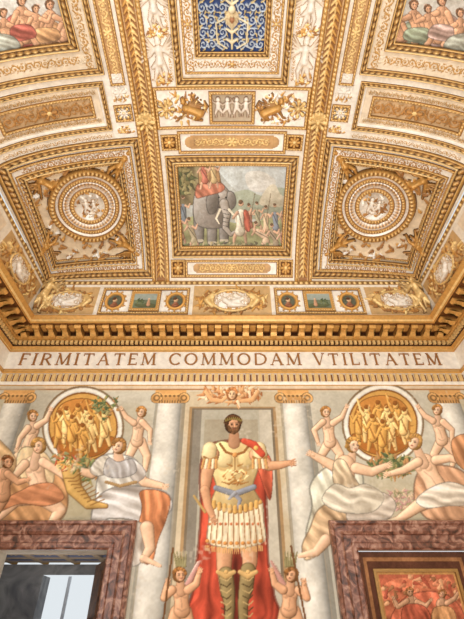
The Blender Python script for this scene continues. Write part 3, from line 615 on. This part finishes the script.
# ---------------- gilt frames
PROF_A=[(-.5,0,'d',0),(-.46,.55,'g',0),(-.36,.6,'l',0),(-.28,.1,'d',0),(-.12,.75,'g',.7),(0,1.,'l',.7),(.12,.75,'g',.7),(.28,.1,'d',0),(.36,.7,'l',0),(.46,.65,'g',0),(.5,0,'d',0)]
PROF_B=[(-.5,0,'u',0),(-.3,.8,'g',0),(0,1.,'l',.5),(.3,.8,'g',0),(.5,0,'u',0)]
def rectframe(name,x0,x1,y0,y1,w,h=.06,prof=PROF_A,per=.13,base=0,parent=None,fn=surf):
    x0,x1=sorted((x0,x1)); rows=[];cols=[]
    for (o,hh,ck,md) in prof:
        a,b,c,d=x0-o*w,x1+o*w,y0-o*w,y1+o*w
        cs=[(a,c),(b,c),(b,d),(a,d)]; xs=[];ys=[];ls=[]
        for k in range(4):
            p,q=cs[k],cs[(k+1)%4]; L=(x1-x0) if k%2==0 else (y1-y0); n=max(4,int(L/(per/5)))
            nb=max(1,round(L/per)); t=np.arange(n)/n
            xs.append(p[0]+(q[0]-p[0])*t); ys.append(p[1]+(q[1]-p[1])*t); ls.append(t*nb)
        xs=np.concatenate(xs);ys=np.concatenate(ys);ls=np.concatenate(ls)
        e=np.abs(np.sin(np.pi*ls)); P_,N_=with_n(fn,np.clip(xs,-VX*.995,VX*.995) if fn is surf else xs,ys)
        hm=hh*h*(1-md*(1-e)); rows.append(P_+N_*(hm+base)[:,None])
        c=np.tile(COLS[ck],(len(xs),1))
        if md: w_=np.clip((1-e[:,None])**1.2*md*1.15,0,1); c=DARK*w_+c*(1-w_)  # gaps between beads darkened in colour to stand in for shade
        cols.append(c)
    V=np.stack(rows,1); cl=np.stack(cols,1)
    return make_mesh(name,V,grid_faces(V.shape[0],V.shape[1],closed_n=True),cl,M_GILT,parent)
def line(name,x,y0,y1,w,**k):
    return rectframe(name,x-.001,x+.001,y0,y1,w,**k)
def relief(name,caps,x0,y0,s=1.,rot=0.,hs=1.,col='g',low='u',parent=None,fn=surf,base=0.,n=70,flip=1):
    c=np.array([list(k)[:6] for k in caps],float)
    r=c[:,[2,5]].max()
    xa,xb=min(c[:,0].min(),c[:,3].min())-r,max(c[:,0].max(),c[:,3].max())+r
    ya,yb=min(c[:,1].min(),c[:,4].min())-r,max(c[:,1].max(),c[:,4].max())+r
    st=max(xb-xa,yb-ya)/n
    A,B=np.meshgrid(np.arange(xa,xb+st,st),np.arange(ya,yb+st,st),indexing='ij')
    H=np.zeros_like(A)
    for (x1,y1,r1,x2,y2,r2) in c:
        dx,dy=x2-x1,y2-y1; t=np.clip(((A-x1)*dx+(B-y1)*dy)/(dx*dx+dy*dy+1e-12),0,1)
        rr=r1+(r2-r1)*t; d2=((A-x1-t*dx)**2+(B-y1-t*dy)**2)/rr**2
        hh=rr*np.sqrt(np.clip(1-d2,0,1)); H=(H**5+hh**5)**.2
    keep=H>0; mk=keep[:-1,:-1]|keep[1:,:-1]|keep[:-1,1:]|keep[1:,1:]
    Hh=np.where(keep,H,-.15*st)
    e=.01; sx=np.linalg.norm(fn(x0+e,y0)-fn(x0-e,y0))/(2*e); sy=np.linalg.norm(fn(x0,y0+e)-fn(x0,y0-e))/(2*e)
    a=A*s*flip; b=B*s; ca,sa=math.cos(rot),math.sin(rot)
    X=x0+(a*ca-b*sa)/sx; Y=y0-(a*sa+b*ca)/sy
    if fn is surf: X=np.clip(X,-VX*.996,VX*.996)
    P_,N_=with_n(fn,X,Y)
    V=P_+N_*(Hh*s*hs+base)[...,None]
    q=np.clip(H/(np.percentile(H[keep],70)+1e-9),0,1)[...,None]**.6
    cl=COLS[low]*(1-q)+COLS[col]*q  # low parts of the relief coloured darker, painted recess shade
    f=grid_faces(*A.shape,mask=mk); used=np.unique(f); mp=np.zeros(A.size,int); mp[used]=np.arange(len(used))
    return make_mesh(name,V.reshape(-1,3)[used],mp[f],cl.reshape(-1,3)[used],M_GILT if col!='w' else M_STUCCO,parent)
def winged():
    c=[(0,.86,.075,0,.9,.07),(0,.93,.06,.03,.94,.05),(0,.8,.035,0,.74,.04),(-.08,.72,.05,.08,.72,.05),(0,.7,.1,0,.52,.085),(0,.5,.1,0,.44,.11),
       (-.05,.42,.075,-.13,.22,.055),(-.13,.22,.055,-.1,.0,.035),(-.1,0,.03,-.16,-.02,.02),(.05,.42,.075,.1,.2,.06),(.1,.2,.055,.17,.02,.035),(.17,.02,.03,.23,.02,.02),
       (-.1,.7,.045,-.24,.62,.036),(-.24,.62,.034,-.3,.78,.026),(.1,.7,.045,.22,.56,.036),(.22,.56,.034,.34,.5,.026),
       (0,.44,.09,.2,.3,.04),(.05,.4,.06,-.02,.1,.03)]
    for k in range(6):
        for s in(-1,1): c.append((s*.09,.68,.035,s*(.3+.03*k),.98-.11*k,.028))
    return c
def putto():
    c=[(0,.82,.12,0,.84,.11),(0,.62,.13,0,.42,.13),(-.1,.62,.06,-.26,.7,.045),(-.26,.7,.045,-.3,.86,.035),(.1,.62,.06,.26,.52,.045),(.26,.52,.04,.36,.62,.03),
       (-.06,.36,.1,-.14,.14,.07),(-.14,.14,.06,-.08,-.04,.04),(.07,.36,.1,.2,.2,.07),(.2,.2,.06,.16,0,.04),(-.08,-.04,.04,-.16,-.06,.03),(.16,0,.04,.25,-.01,.03)]
    return c
def recliner():
    return [(-.3,.16,.055,-.3,.18,.05),(-.27,.08,.04,-.2,-.02,.085),(-.2,-.02,.085,-.06,-.1,.09),(-.26,.04,.04,-.4,-.06,.035),(-.4,-.06,.03,-.42,-.18,.025),(-.2,.05,.04,-.06,.12,.032),(-.06,.12,.03,.04,.2,.025),
            (-.06,-.1,.085,.14,-.04,.065),(.14,-.04,.06,.3,-.16,.04),(-.04,-.14,.08,.2,-.17,.06),(.2,-.17,.05,.42,-.17,.03),(-.1,-.18,.05,.1,-.2,.04)]
def sphinx():
    c=[(-.28,.62,.1,-.28,.68,.09),(-.26,.5,.05,-.2,.42,.12),(-.2,.42,.13,.25,.25,.15),(-.22,.35,.06,-.36,.12,.045),(-.36,.12,.04,-.46,.1,.035),(.25,.2,.12,.1,.05,.06),(.1,.05,.05,.3,.02,.05),(.35,.25,.06,.5,.45,.04),(.5,.45,.04,.42,.62,.03)]
    for k in range(6): c.append((-.12,.42,.05,.02+.09*k,.86-.07*k,.035))
    return c
def ovalc(a=.62,b=.36,r=.06,n=20):
    return [(a*math.cos(t),b*math.sin(t),r,a*math.cos(t+6.2832/n),b*math.sin(t+6.2832/n),r) for t in np.arange(n)*6.2832/n]
def shift(c,dx,dy,s=1.,fl=1): return [(k[0]*s*fl+dx,k[1]*s+dy,k[2]*s,k[3]*s*fl+dx,k[4]*s+dy,k[5]*s) for k in c]
def group3():
    return recliner()+shift(recliner(),.16,.06,.75,-1)+shift(putto(),.0,-.06,.3)+shift(putto(),.4,-.12,.3,-1)+shift(putto(),-.46,-.02,.24)
def shell_(n=9):
    c=[(0,0,.12,0,.02,.1)]
    for k in range(n):
        a=math.pi*(.08+.84*k/(n-1)); c.append((0,0,.05,.48*math.cos(a),.48*math.sin(a),.1))
    c+=[(-.3,-.05,.08,-.5,-.12,.06),(.3,-.05,.08,.5,-.12,.06)]
    return c
def rosette(n=8):
    c=[(0,0,.14,0,0.01,.14)]
    for k in range(n):
        a=k*6.2832/n; c.append((.16*math.cos(a),.16*math.sin(a),.07,.4*math.cos(a),.4*math.sin(a),.12))
    return c
q=empty('ceiling_quadro_frame')
rectframe('frame_outer',-1.46,1.46,5.47,7.66,.2,.1,PROF_A,.13,parent=q); rectframe('frame_inner',-1.32,1.32,5.6,7.53,.07,.05,PROF_B,.06,parent=q)
b=empty('heraldic_panel_frame')
rectframe('frame_outer',-1.08,1.08,1.2,3.83,.16,.09,PROF_A,.12,parent=b); rectframe('frame_inner',-.68,.68,1.2,3.33,.12,.06,PROF_A,.09,parent=b); rectframe('frame_bead',-.93,.93,1.2,3.66,.05,.04,PROF_B,.06,parent=b)
st=empty('gilded_strip_mouldings',ceil)
rectframe('cartouche_frame',-1.2,1.2,4.87,5.31,.07,.05,PROF_B,.07,parent=st); rectframe('cartouche_frame',-1.2,1.2,7.83,8.12,.06,.05,PROF_B,.07,parent=st)
rectframe('band_frame',-1.62,1.62,3.95,4.76,.07,.05,PROF_B,.07,parent=st); rectframe('small_relief_frame',-.46,.46,4.05,4.67,.07,.05,PROF_B,.06,parent=st)
for m in(-1,1):
    cf=empty('ceiling_coffer')
    rectframe('frame_outer',m*2.17,m*4.83,5.0,8.08,.17,.12,PROF_A,.14,parent=cf)
    rectframe('frame_middle',m*2.33,m*4.75,5.16,8.0,.06,.05,PROF_B,.06,parent=cf)
    rectframe('frame_inner',m*2.56,m*4.62,5.39,7.82,.15,.15,PROF_A,.11,base=-.06,parent=cf)
    rectframe('frame_bead',m*2.68,m*4.54,5.52,7.7,.05,.05,PROF_B,.06,base=-.12,parent=cf)
    rx,ry=find(232+m*142.5,207)
    e=.01; sx=np.linalg.norm(surf(rx+e,ry)-surf(rx-e,ry))/(2*e); sy=np.linalg.norm(surf(rx,ry+e)-surf(rx,ry-e))/(2*e)
    RR=.93
    # (radius, height, colour, beads around, bead depth)
    pr=[(0,.0,'w',0,0),(.37,.0,'w',0,0),(.39,.07,'g',0,0),(.43,.09,'l',36,.4),(.47,.07,'g',0,0),(.49,.02,'u',0,0),(.51,.03,'w',0,0),(.60,.05,'g',44,.6),(.64,.06,'w',0,0),(.66,.03,'u',0,0),(.68,.09,'g',0,0),(.71,.11,'l',64,.4),(.74,.08,'g',0,0),(.76,.03,'u',0,0),(.77,.04,'w',0,0),(.82,.05,'w',0,0),(.83,.05,'u',0,0),(.85,.13,'g',0,0),(.90,.17,'l',56,.55),(.96,.13,'g',0,0),(1.0,-.04,'d',0,0)]
    th=np.linspace(0,2*np.pi,560,endpoint=False); rows=[];cl=[]
    for k,(r,h,c,nf,dp) in enumerate(pr):
        a=RR*r*np.cos(th); bb=RR*r*np.sin(th); X=rx+a/sx; Y=ry+bb/sy
        P_,N_=with_n(surf,np.clip(X,-4.93,4.93),Y); v=np.abs(np.sin(th*nf/2)) if nf else np.ones_like(th)
        rows.append(P_+N_*(h*(1-dp*(1-v))-.07)[:,None]); v=v[:,None]**.8; cl.append(COLS[c]*v+UMB*(1-v))  # roundel bead gaps blended to brown, imitating shade in the colour
    V=np.stack(rows,1); make_mesh('roundel',V,grid_faces(len(th),len(pr),closed_n=True),np.stack(cl,1),M_GILT,cf)
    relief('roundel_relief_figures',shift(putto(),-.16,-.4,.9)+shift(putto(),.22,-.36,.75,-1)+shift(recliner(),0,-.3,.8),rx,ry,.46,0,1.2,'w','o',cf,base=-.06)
    for (u,v,rt) in ((119,166,-.75),(50,186,.8),(125,245,-2.3),(46,247,2.3)):
        x_,y_=find(232+m*(232-u) if m>0 else u,v)
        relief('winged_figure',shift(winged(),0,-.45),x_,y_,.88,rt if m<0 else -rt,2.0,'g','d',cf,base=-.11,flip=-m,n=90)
    sp=empty('gilded_strip_panel'); rectframe('frame_outer',m*2.66,m*4.8,3.78,4.68,.1,.08,PROF_A,.1,parent=sp); rectframe('frame_inner',m*2.92,m*4.58,4.03,4.42,.06,.06,PROF_B,.06,base=-.03,parent=sp)
    qf=empty('ceiling_quadro_frame'); rectframe('frame_inner',m*2.97,m*4.7,.6,3.08,.16,.11,PROF_A,.12,parent=qf); rectframe('frame_outer',m*2.6,m*4.86,.4,3.55,.12,.1,PROF_A,.12,parent=qf)
    rb=empty('vault_rib',ceil)
    for xx in(1.7,2.06): line('rib_moulding',m*xx,1.0,8.17,.1,h=.08,prof=PROF_B,per=.09,parent=rb)
    rectframe('leaf_strip_frame',m*2.2,m*2.45,1.2,3.82,.05,.05,PROF_B,.06,parent=rb)
    for(x,yy) in((2.32,4.4),(1.42,5.08),(1.42,7.97)): rectframe('rosette_frame',m*x-.16,m*x+.16,yy-.15,yy+.15,.06,.05,PROF_B,.06,parent=rb)
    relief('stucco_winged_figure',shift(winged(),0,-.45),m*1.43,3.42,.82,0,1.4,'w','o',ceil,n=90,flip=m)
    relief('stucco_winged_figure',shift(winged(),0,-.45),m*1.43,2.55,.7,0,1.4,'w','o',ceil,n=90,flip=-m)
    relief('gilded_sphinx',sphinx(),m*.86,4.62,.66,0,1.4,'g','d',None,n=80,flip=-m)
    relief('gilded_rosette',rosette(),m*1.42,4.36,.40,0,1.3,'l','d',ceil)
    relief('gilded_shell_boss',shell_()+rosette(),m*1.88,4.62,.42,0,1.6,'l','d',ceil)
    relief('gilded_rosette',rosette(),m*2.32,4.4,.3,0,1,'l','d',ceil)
    at=empty('attic_panel'); rectframe('panel_frame',m*1.12,m*3.28,A_(.22),A_(.9),.08,.06,PROF_B,.07,parent=at)
    rectframe('panel_frame',m*1.84,m*2.54,A_(.3),A_(.82),.06,.06,PROF_B,.06,parent=at)
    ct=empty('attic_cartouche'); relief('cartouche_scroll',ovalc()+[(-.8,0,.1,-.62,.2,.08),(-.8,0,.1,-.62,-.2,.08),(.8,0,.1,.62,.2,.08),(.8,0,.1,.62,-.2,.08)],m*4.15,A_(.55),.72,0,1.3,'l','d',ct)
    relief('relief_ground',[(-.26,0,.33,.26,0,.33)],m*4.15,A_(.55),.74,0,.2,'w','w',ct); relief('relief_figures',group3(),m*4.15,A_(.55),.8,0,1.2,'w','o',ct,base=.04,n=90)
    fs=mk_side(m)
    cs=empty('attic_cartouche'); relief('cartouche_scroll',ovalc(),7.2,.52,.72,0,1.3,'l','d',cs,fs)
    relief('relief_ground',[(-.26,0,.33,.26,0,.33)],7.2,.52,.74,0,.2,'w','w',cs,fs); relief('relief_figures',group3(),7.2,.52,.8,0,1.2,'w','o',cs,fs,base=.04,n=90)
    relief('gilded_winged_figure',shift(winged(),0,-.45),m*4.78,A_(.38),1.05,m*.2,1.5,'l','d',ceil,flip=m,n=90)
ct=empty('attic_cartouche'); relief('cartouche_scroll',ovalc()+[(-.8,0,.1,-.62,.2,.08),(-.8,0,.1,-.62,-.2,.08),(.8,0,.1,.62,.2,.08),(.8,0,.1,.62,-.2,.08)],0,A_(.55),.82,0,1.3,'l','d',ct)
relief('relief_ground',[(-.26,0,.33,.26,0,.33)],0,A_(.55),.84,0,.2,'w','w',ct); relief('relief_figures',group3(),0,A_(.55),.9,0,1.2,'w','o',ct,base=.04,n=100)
rel=empty('stucco_frieze_relief')
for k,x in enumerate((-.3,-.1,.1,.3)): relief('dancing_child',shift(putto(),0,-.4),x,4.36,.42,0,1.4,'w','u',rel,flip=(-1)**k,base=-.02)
# ================================================================= CORNICE
def runs(b,prof):
    for (d0,h0,c0),(d1,h1,c1) in zip(prof[:-1],prof[1:]):
        pl=lambda d:[(-(WX-d),-4),(-(WX-d),WY-d),(WX-d,WY-d),(WX-d,-4)]
        A0,A1=pl(d0),pl(d1)
        for k in range(3):
            b.quad([(A0[k][0],A0[k][1],h0+CAMZ),(A0[k+1][0],A0[k+1][1],h0+CAMZ),(A1[k+1][0],A1[k+1][1],h1+CAMZ),(A1[k][0],A1[k][1],h1+CAMZ)],COLS.get(c1,CREAM) if isinstance(c1,str) else c1)
cor=empty('cornice')
b=Boxes()
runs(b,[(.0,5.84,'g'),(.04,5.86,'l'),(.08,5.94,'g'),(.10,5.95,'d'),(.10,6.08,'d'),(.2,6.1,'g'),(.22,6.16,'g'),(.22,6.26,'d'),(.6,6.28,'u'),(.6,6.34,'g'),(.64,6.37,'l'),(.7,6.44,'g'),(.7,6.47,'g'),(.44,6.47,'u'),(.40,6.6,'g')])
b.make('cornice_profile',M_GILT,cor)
prof=[(0,0),(.36,0),(.37,-.05),(.33,-.1),(.24,-.09),(.16,-.11),(.1,-.17),(.04,-.19),(0,-.16)]
def console(bx,org,dirx,nrm,w):
    n=len(prof); base=len(bx.v)
    for s in(-w/2,w/2):
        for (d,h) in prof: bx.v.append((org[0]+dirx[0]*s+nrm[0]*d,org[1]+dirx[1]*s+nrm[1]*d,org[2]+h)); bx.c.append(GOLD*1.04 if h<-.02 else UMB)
    for i in range(n): j=(i+1)%n; bx.f.append([base+i,base+j,base+n+j,base+n+i])
    for k in range(n//2-0):
        if k+1<n-1-k:
            bx.f.append([base+k,base+k+1,base+n-2-k if n-2-k>k else base+k+1,base+n-1-k]); bx.f.append([base+n+k,base+n+k+1,base+n+n-2-k,base+n+n-1-k])
b=Boxes(); dn=Boxes(); eg=Boxes()
N=31
for k in range(N):
    x=-5.25+10.5*k/(N-1); console(b,(x,WY-.22,CAMZ+6.27),(1,0),(0,-1),.16)
    if k<N-1:
        xc=x+10.5/(N-1)/2; eg.box(xc-.07,xc+.07,WY-.52,WY-.32,CAMZ+6.23,CAMZ+6.28,GOLD)
for k in range(30):
    y=8.5-.35*k
    for m in(-1,1): console(b,(m*(WX-.22),y,CAMZ+6.27),(0,1),(-m,0),.16)
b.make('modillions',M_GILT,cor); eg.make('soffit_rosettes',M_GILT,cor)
for k in range(94):
    x=-5.5+11*k/93; dn.box(x-.035,x+.035,WY-.16,WY-.09,CAMZ+5.97,CAMZ+6.07,GOLDL)
for k in range(100):
    y=8.85-.118*k
    for m in(-1,1):
        a,c=sorted((m*(WX-.16),m*(WX-.09))); dn.box(a,c,y-.035,y+.035,CAMZ+5.97,CAMZ+6.07,GOLDL)
dn.make('cornice_dentils',M_GILT,cor)
fr=empty('inscription_frieze'); b=Boxes()
runs(b,[(.06,5.22,'g'),(.08,5.24,'l'),(.06,5.29,'g'),(.03,5.31,'w'),(.03,5.80,'w'),(.03,5.85,'g')]); b.make('frieze_band',M_STUCCO,fr)
G={'F':(.6,[(.12,0,.12,1,.15),(.12,.95,.58,.95,.08),(.12,.52,.45,.52,.07),(.0,.02,.26,.02,.05),(.58,.8,.58,.98,.05)]),
'I':(.3,[(.15,0,.15,1,.15),(.02,.02,.28,.02,.05),(.02,.98,.28,.98,.05)]),
'R':(.76,[(.12,0,.12,1,.15),(.12,.96,.4,.96,.07),(.12,.5,.4,.5,.07),(.4,.96,.56,.86,.1),(.56,.88,.58,.62,.14),(.56,.64,.38,.5,.1),(.34,.5,.68,.02,.14),(0,.02,.26,.02,.05),(.6,.02,.78,.02,.05)]),
'M':(.98,[(.12,0,.16,1,.07),(.16,.98,.49,.05,.15),(.49,.05,.82,.98,.07),(.82,1,.86,0,.15),(0,.02,.24,.02,.05),(.72,.02,1,.02,.05),(.05,.98,.2,.98,.05),(.78,.98,.94,.98,.05)]),
'T':(.72,[(.36,0,.36,1,.15),(.02,.95,.7,.95,.08),(.03,.78,.03,.98,.05),(.69,.78,.69,.98,.05),(.23,.02,.49,.02,.05)]),
'A':(.84,[(.1,0,.42,1,.07),(.42,1,.74,0,.15),(.22,.36,.6,.36,.06),(0,.02,.2,.02,.05),(.62,.02,.86,.02,.05)]),
'E':(.62,[(.12,0,.12,1,.15),(.12,.95,.56,.95,.08),(.12,.52,.46,.52,.07),(.12,.05,.58,.05,.08),(.56,.8,.56,.98,.05),(.58,.02,.58,.22,.05),(0,.02,.12,.02,.05)]),
'D':(.86,[(.12,0,.12,1,.15),(.12,.96,.42,.96,.07),(.12,.04,.42,.04,.07),(.42,.96,.66,.82,.09),(.66,.84,.77,.6,.13),(.77,.6,.77,.4,.15),(.77,.4,.66,.16,.13),(.66,.18,.42,.04,.09)]),
'V':(.84,[(.1,1,.42,0,.15),(.42,0,.74,1,.07),(0,.98,.22,.98,.05),(.64,.98,.84,.98,.05)]),
'L':(.62,[(.12,0,.12,1,.15),(.12,.05,.58,.05,.08),(.58,.02,.58,.24,.05),(0,.98,.26,.98,.05)])}
def arcs(a0,a1,n=12):
    o=[];cx,cy,rx,ry=.44,.5,.37,.47
    for k in range(n):
        t0=a0+(a1-a0)*k/n;t1=a0+(a1-a0)*(k+1.08)/n; th=.07+.08*abs(math.cos((t0+t1)/2)); o.append((cx+rx*math.cos(t0),cy+ry*math.sin(t0),cx+rx*math.cos(t1),cy+ry*math.sin(t1),th))
    return o
G['O']=(.9,arcs(0,2*math.pi,20)); G['C']=(.8,arcs(.75,5.5,16)+[(.72,.72,.72,.9,.06)])
LZ0,LH=CAMZ+5.41,.34
b=Boxes(); LC=(166,116,64)
def stroke(x0,z0,x1,z1,t,y):
    L=math.hypot(x1-x0,z1-z0)+1e-9; nx,nz=-(z1-z0)/L*t/2,(x1-x0)/L*t/2
    q=[(x0+nx,z0+nz),(x0-nx,z0-nz),(x1-nx,z1-nz),(x1+nx,z1+nz)]
    b.quad([(p[0],y-.02,p[1]) for p in q],LC)
    for i in range(4): p,r=q[i],q[(i+1)%4]; b.quad([(p[0],y,p[1]),(r[0],y,r[1]),(r[0],y-.02,r[1]),(p[0],y-.02,p[1])],LC)
for word,u0,u1 in (('FIRMITATEM',20,156),('COMMODAM',169,301),('VTILITATEM',313,440)):
    X0,X1=[(u-232)*.02495 for u in(u0,u1)]; gap=.26 if word[0]!='C' else .2
    tot=sum(G[c][0] for c in word)+gap*(len(word)-1); k=(X1-X0)/tot; x=X0
    for c in word:
        w,st_=G[c]
        for n_,(a,z0,a1,z1,t) in enumerate(st_): stroke(x+a*k,LZ0+z0*LH,x+a1*k,LZ0+z1*LH,t*k*.85,WY-.032-.0004*n_)
        x+=(w+gap)*k
b.make('inscription_letters',M_GILT,fr)
dm=empty('dentil_moulding'); b=Boxes()
runs(b,[(0,4.86,'g'),(.03,4.87,'g'),(.04,4.92,'w'),(.05,4.93,'w'),(.05,5.13,CREAM),(.10,5.14,'w'),(.11,5.19,'g'),(.08,5.23,'g'),(0,5.24,'g')]); b.make('architrave',M_STUCCO,dm)
b=Boxes()
for k in range(74):
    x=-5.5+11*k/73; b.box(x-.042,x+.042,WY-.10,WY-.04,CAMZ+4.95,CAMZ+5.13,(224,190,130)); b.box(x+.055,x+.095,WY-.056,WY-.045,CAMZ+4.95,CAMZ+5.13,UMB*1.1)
b.make('dentils',M_STUCCO,dm)
# ================================================================= DOORS
def casing(name,x0,x1,ht):
    b=Boxes(); pr=[(0,.0),(0,.05),(.03,.08),(.10,.08),(.12,.05),(.24,.05),(.26,.09),(.30,.11),(.40,.11),(.43,.15),(.47,.16),(.49,.12),(.49,0)]
    for (o0,d0),(o1,d1) in zip(pr[:-1],pr[1:]):
        q=lambda o:[(x0-o,0),(x0-o,ht+o),(x1+o,ht+o),(x1+o,0)]
        A0,A1=q(o0),q(o1)
        for k in range(3): b.quad([(A0[k][0],WY-.01-d0,A0[k][1]),(A0[k+1][0],WY-.01-d0,A0[k+1][1]),(A1[k+1][0],WY-.01-d1,A1[k+1][1]),(A1[k][0],WY-.01-d1,A1[k][1])])
    return b.make(name,M_MARBLE)
casing('marble_door_frame',DL[0],DL[1],DL[2]+CAMZ); casing('marble_door_frame',DR[0],DR[1],DR[2]+CAMZ)
lf=empty('door_1'); b=Boxes()
def slab(b,p,q,t,z0,z1):
    dx,dy=q[0]-p[0],q[1]-p[1]; L=math.hypot(dx,dy); nx,ny=-dy/L*t/2,dx/L*t/2
    c=[(p[0]+nx,p[1]+ny),(q[0]+nx,q[1]+ny),(q[0]-nx,q[1]-ny),(p[0]-nx,p[1]-ny)]
    for i in range(4): r,s=c[i],c[(i+1)%4]; b.quad([(r[0],r[1],z0),(s[0],s[1],z0),(s[0],s[1],z1),(r[0],r[1],z1)])
    b.quad([(r[0],r[1],z1) for r in c])
slab(b,(-2.42,9.47),(-2.86,10.35),.05,0.02,2.92)
for z0,z1 in((.2,1.3),(1.5,2.75)): slab(b,(-2.50,9.60),(-2.80,10.22),.09,z0,z1)
b.make('leaf',M_DARKWOOD,lf)
pd=empty('door_2')
a_,h_=np.meshgrid(np.linspace(DR[0]+.01,DR[1]-.01,170),np.linspace(0.01,DR[2]+CAMZ-.01,240),indexing='ij')
PP=np.stack([a_,np.full_like(a_,WY+.10),h_],-1); U_,V_=project(PP)
D=Paint(U_,V_,a_,h_,(96,62,46)); D.xy()
D.rect(DR[0]+.1,DR[1]-.1,0,2.9,(158,110,72)); D.rect(DR[0]+.16,DR[1]-.16,0,2.84,(92,56,40)); D.rect(DR[0]+.3,DR[1]-.3,0,2.66,(190,140,84)); D.rect(DR[0]+.34,DR[1]-.34,0,2.62,(186,102,74))
D.clip=(D.X>DR[0]+.34)&(D.X<DR[1]-.34)&(D.Y<2.62)
D.uv()
D.poly([(375,625),(380,590),(400,578),(430,582),(464,576),(470,630)],(196,114,82),fold=(30,14,.2),edge=False)
foliage(D,425,596,48,22,90,[(206,134,98),(166,84,62),(214,160,118),(152,104,70)],6,3)
D.poly([(395,625),(400,602),(420,592),(445,594),(462,610),(460,630)],(204,112,82),fold=(60,12,.22))
person(D,4.2,(410,592),(412,602),(418,614),[((407,601),(398,607),(394,599)),((417,602),(426,606),(430,601))],[],SKIN2*.88,turn=.5); person(D,4.2,(442,594),(442,604),(444,616),[((447,603),(454,599),(458,593))],[],SKIN2*.88,turn=-.5)
D.poly([(404,606),(424,606),(430,622),(404,626)],(168,86,62),fold=(70,7,.2)); D.poly([(434,608),(452,608),(456,626),(434,626)],(186,136,92),fold=(70,7,.2))
D.clip=None; D.age(.25,.2,77)
make_mesh('door_panel',PP,grid_faces(*a_.shape),D.c,M_FRESCO,pd)
b=Boxes(); x0,x1,zt,t=DR[0]+.3,DR[1]-.3,2.66,.05
b.box(x0-t,x0,WY+.06,WY+.10,0,zt+t,GOLD*.8); b.box(x1,x1+t,WY+.06,WY+.10,0,zt+t,GOLD*.8); b.box(x0,x1,WY+.06,WY+.10,zt,zt+t,GOLD*.8)
b.make('door_moulding',M_GILT,pd)
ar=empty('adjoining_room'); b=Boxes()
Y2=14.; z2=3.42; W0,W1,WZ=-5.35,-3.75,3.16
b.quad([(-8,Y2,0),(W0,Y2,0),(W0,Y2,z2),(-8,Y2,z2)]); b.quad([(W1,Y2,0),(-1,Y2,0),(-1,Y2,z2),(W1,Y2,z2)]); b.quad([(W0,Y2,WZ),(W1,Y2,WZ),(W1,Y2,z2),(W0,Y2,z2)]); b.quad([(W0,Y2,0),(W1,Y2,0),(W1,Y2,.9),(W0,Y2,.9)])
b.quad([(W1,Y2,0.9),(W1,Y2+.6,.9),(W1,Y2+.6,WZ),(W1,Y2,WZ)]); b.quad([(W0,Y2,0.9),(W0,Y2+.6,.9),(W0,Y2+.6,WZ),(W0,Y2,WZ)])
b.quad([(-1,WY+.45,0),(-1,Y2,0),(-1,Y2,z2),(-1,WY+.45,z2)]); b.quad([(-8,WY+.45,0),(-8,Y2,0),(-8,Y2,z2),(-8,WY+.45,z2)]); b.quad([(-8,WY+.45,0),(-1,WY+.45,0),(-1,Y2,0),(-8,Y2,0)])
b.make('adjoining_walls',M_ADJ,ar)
a_,c_=np.meshgrid(np.linspace(-8,-1,350),np.linspace(WY+.45,Y2,180),indexing='ij')
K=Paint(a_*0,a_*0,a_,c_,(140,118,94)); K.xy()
for yy in np.arange(10.2,14,.62):
    for xx in np.arange(-7.6,-1.2,.9): K.rect(xx-.36,xx+.36,yy-.24,yy+.24,(76,86,112),.05); arab(K,xx,yy,.3,.16,0,2,np.array((216,184,130.)),.02)
K.rect(-8,-1,13.75,14,(170,130,76))
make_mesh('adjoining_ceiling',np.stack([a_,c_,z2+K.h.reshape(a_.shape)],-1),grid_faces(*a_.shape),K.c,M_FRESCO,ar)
b=Boxes(); b.box(W0,W1,Y2+.3,Y2+.36,1.9,1.96,(210,214,220)); b.box(-4.72,-4.64,Y2+.3,Y2+.36,.9,WZ,(210,214,220)); b.make('window_1',M_STUCCO)
# ================================================================= LIGHT
def area(name,loc,rot,sx,sy,p,col=(1,1,1)):
    l=bpy.data.lights.new(name,'AREA'); l.shape='RECTANGLE'; l.size=sx; l.size_y=sy; l.energy=p; l.color=col
    o=bpy.data.objects.new(name,l); o.location=loc; o.rotation_euler=rot; sc.collection.objects.link(o); return o
R=math.radians
area('assumed_uplight',(1.0,2.6,.4),(R(180),0,0),3.5,3.5,430,(1,.94,.86))  # assumed floor uplight, out of view, added to brighten the vault
area('rear_fill_light',(0,-3.6,3.6),(R(100),0,0),9,5,400,(1,.98,.94))  # added area fill across the open rear end, no window there
area('side_fill_light',(-5.3,1.5,3.2),(0,R(-115),0),3,4,250,(.98,.98,1))  # added area light by the solid left wall for relief shading, no window
area('adjoining_room_fill',(-4.4,11.5,2.0),(R(180),0,0),2,2,40)  # added unseen area light that brightens the room behind the left door
w=bpy.data.worlds.new('World'); sc.world=w; w.use_nodes=True; bg=w.node_tree.nodes['Background']; bg.inputs[0].default_value=(.90,.96,1,1); bg.inputs[1].default_value=.85
cam=bpy.data.cameras.new('Camera'); co=bpy.data.objects.new('Camera',cam); sc.collection.objects.link(co)
cam.sensor_fit='AUTO'; cam.sensor_width=36; cam.lens=36*F/619; co.location=(0,0,CAMZ); co.rotation_euler=(math.pi/2+TH,0,0); cam.clip_start=.05
sc.camera=co
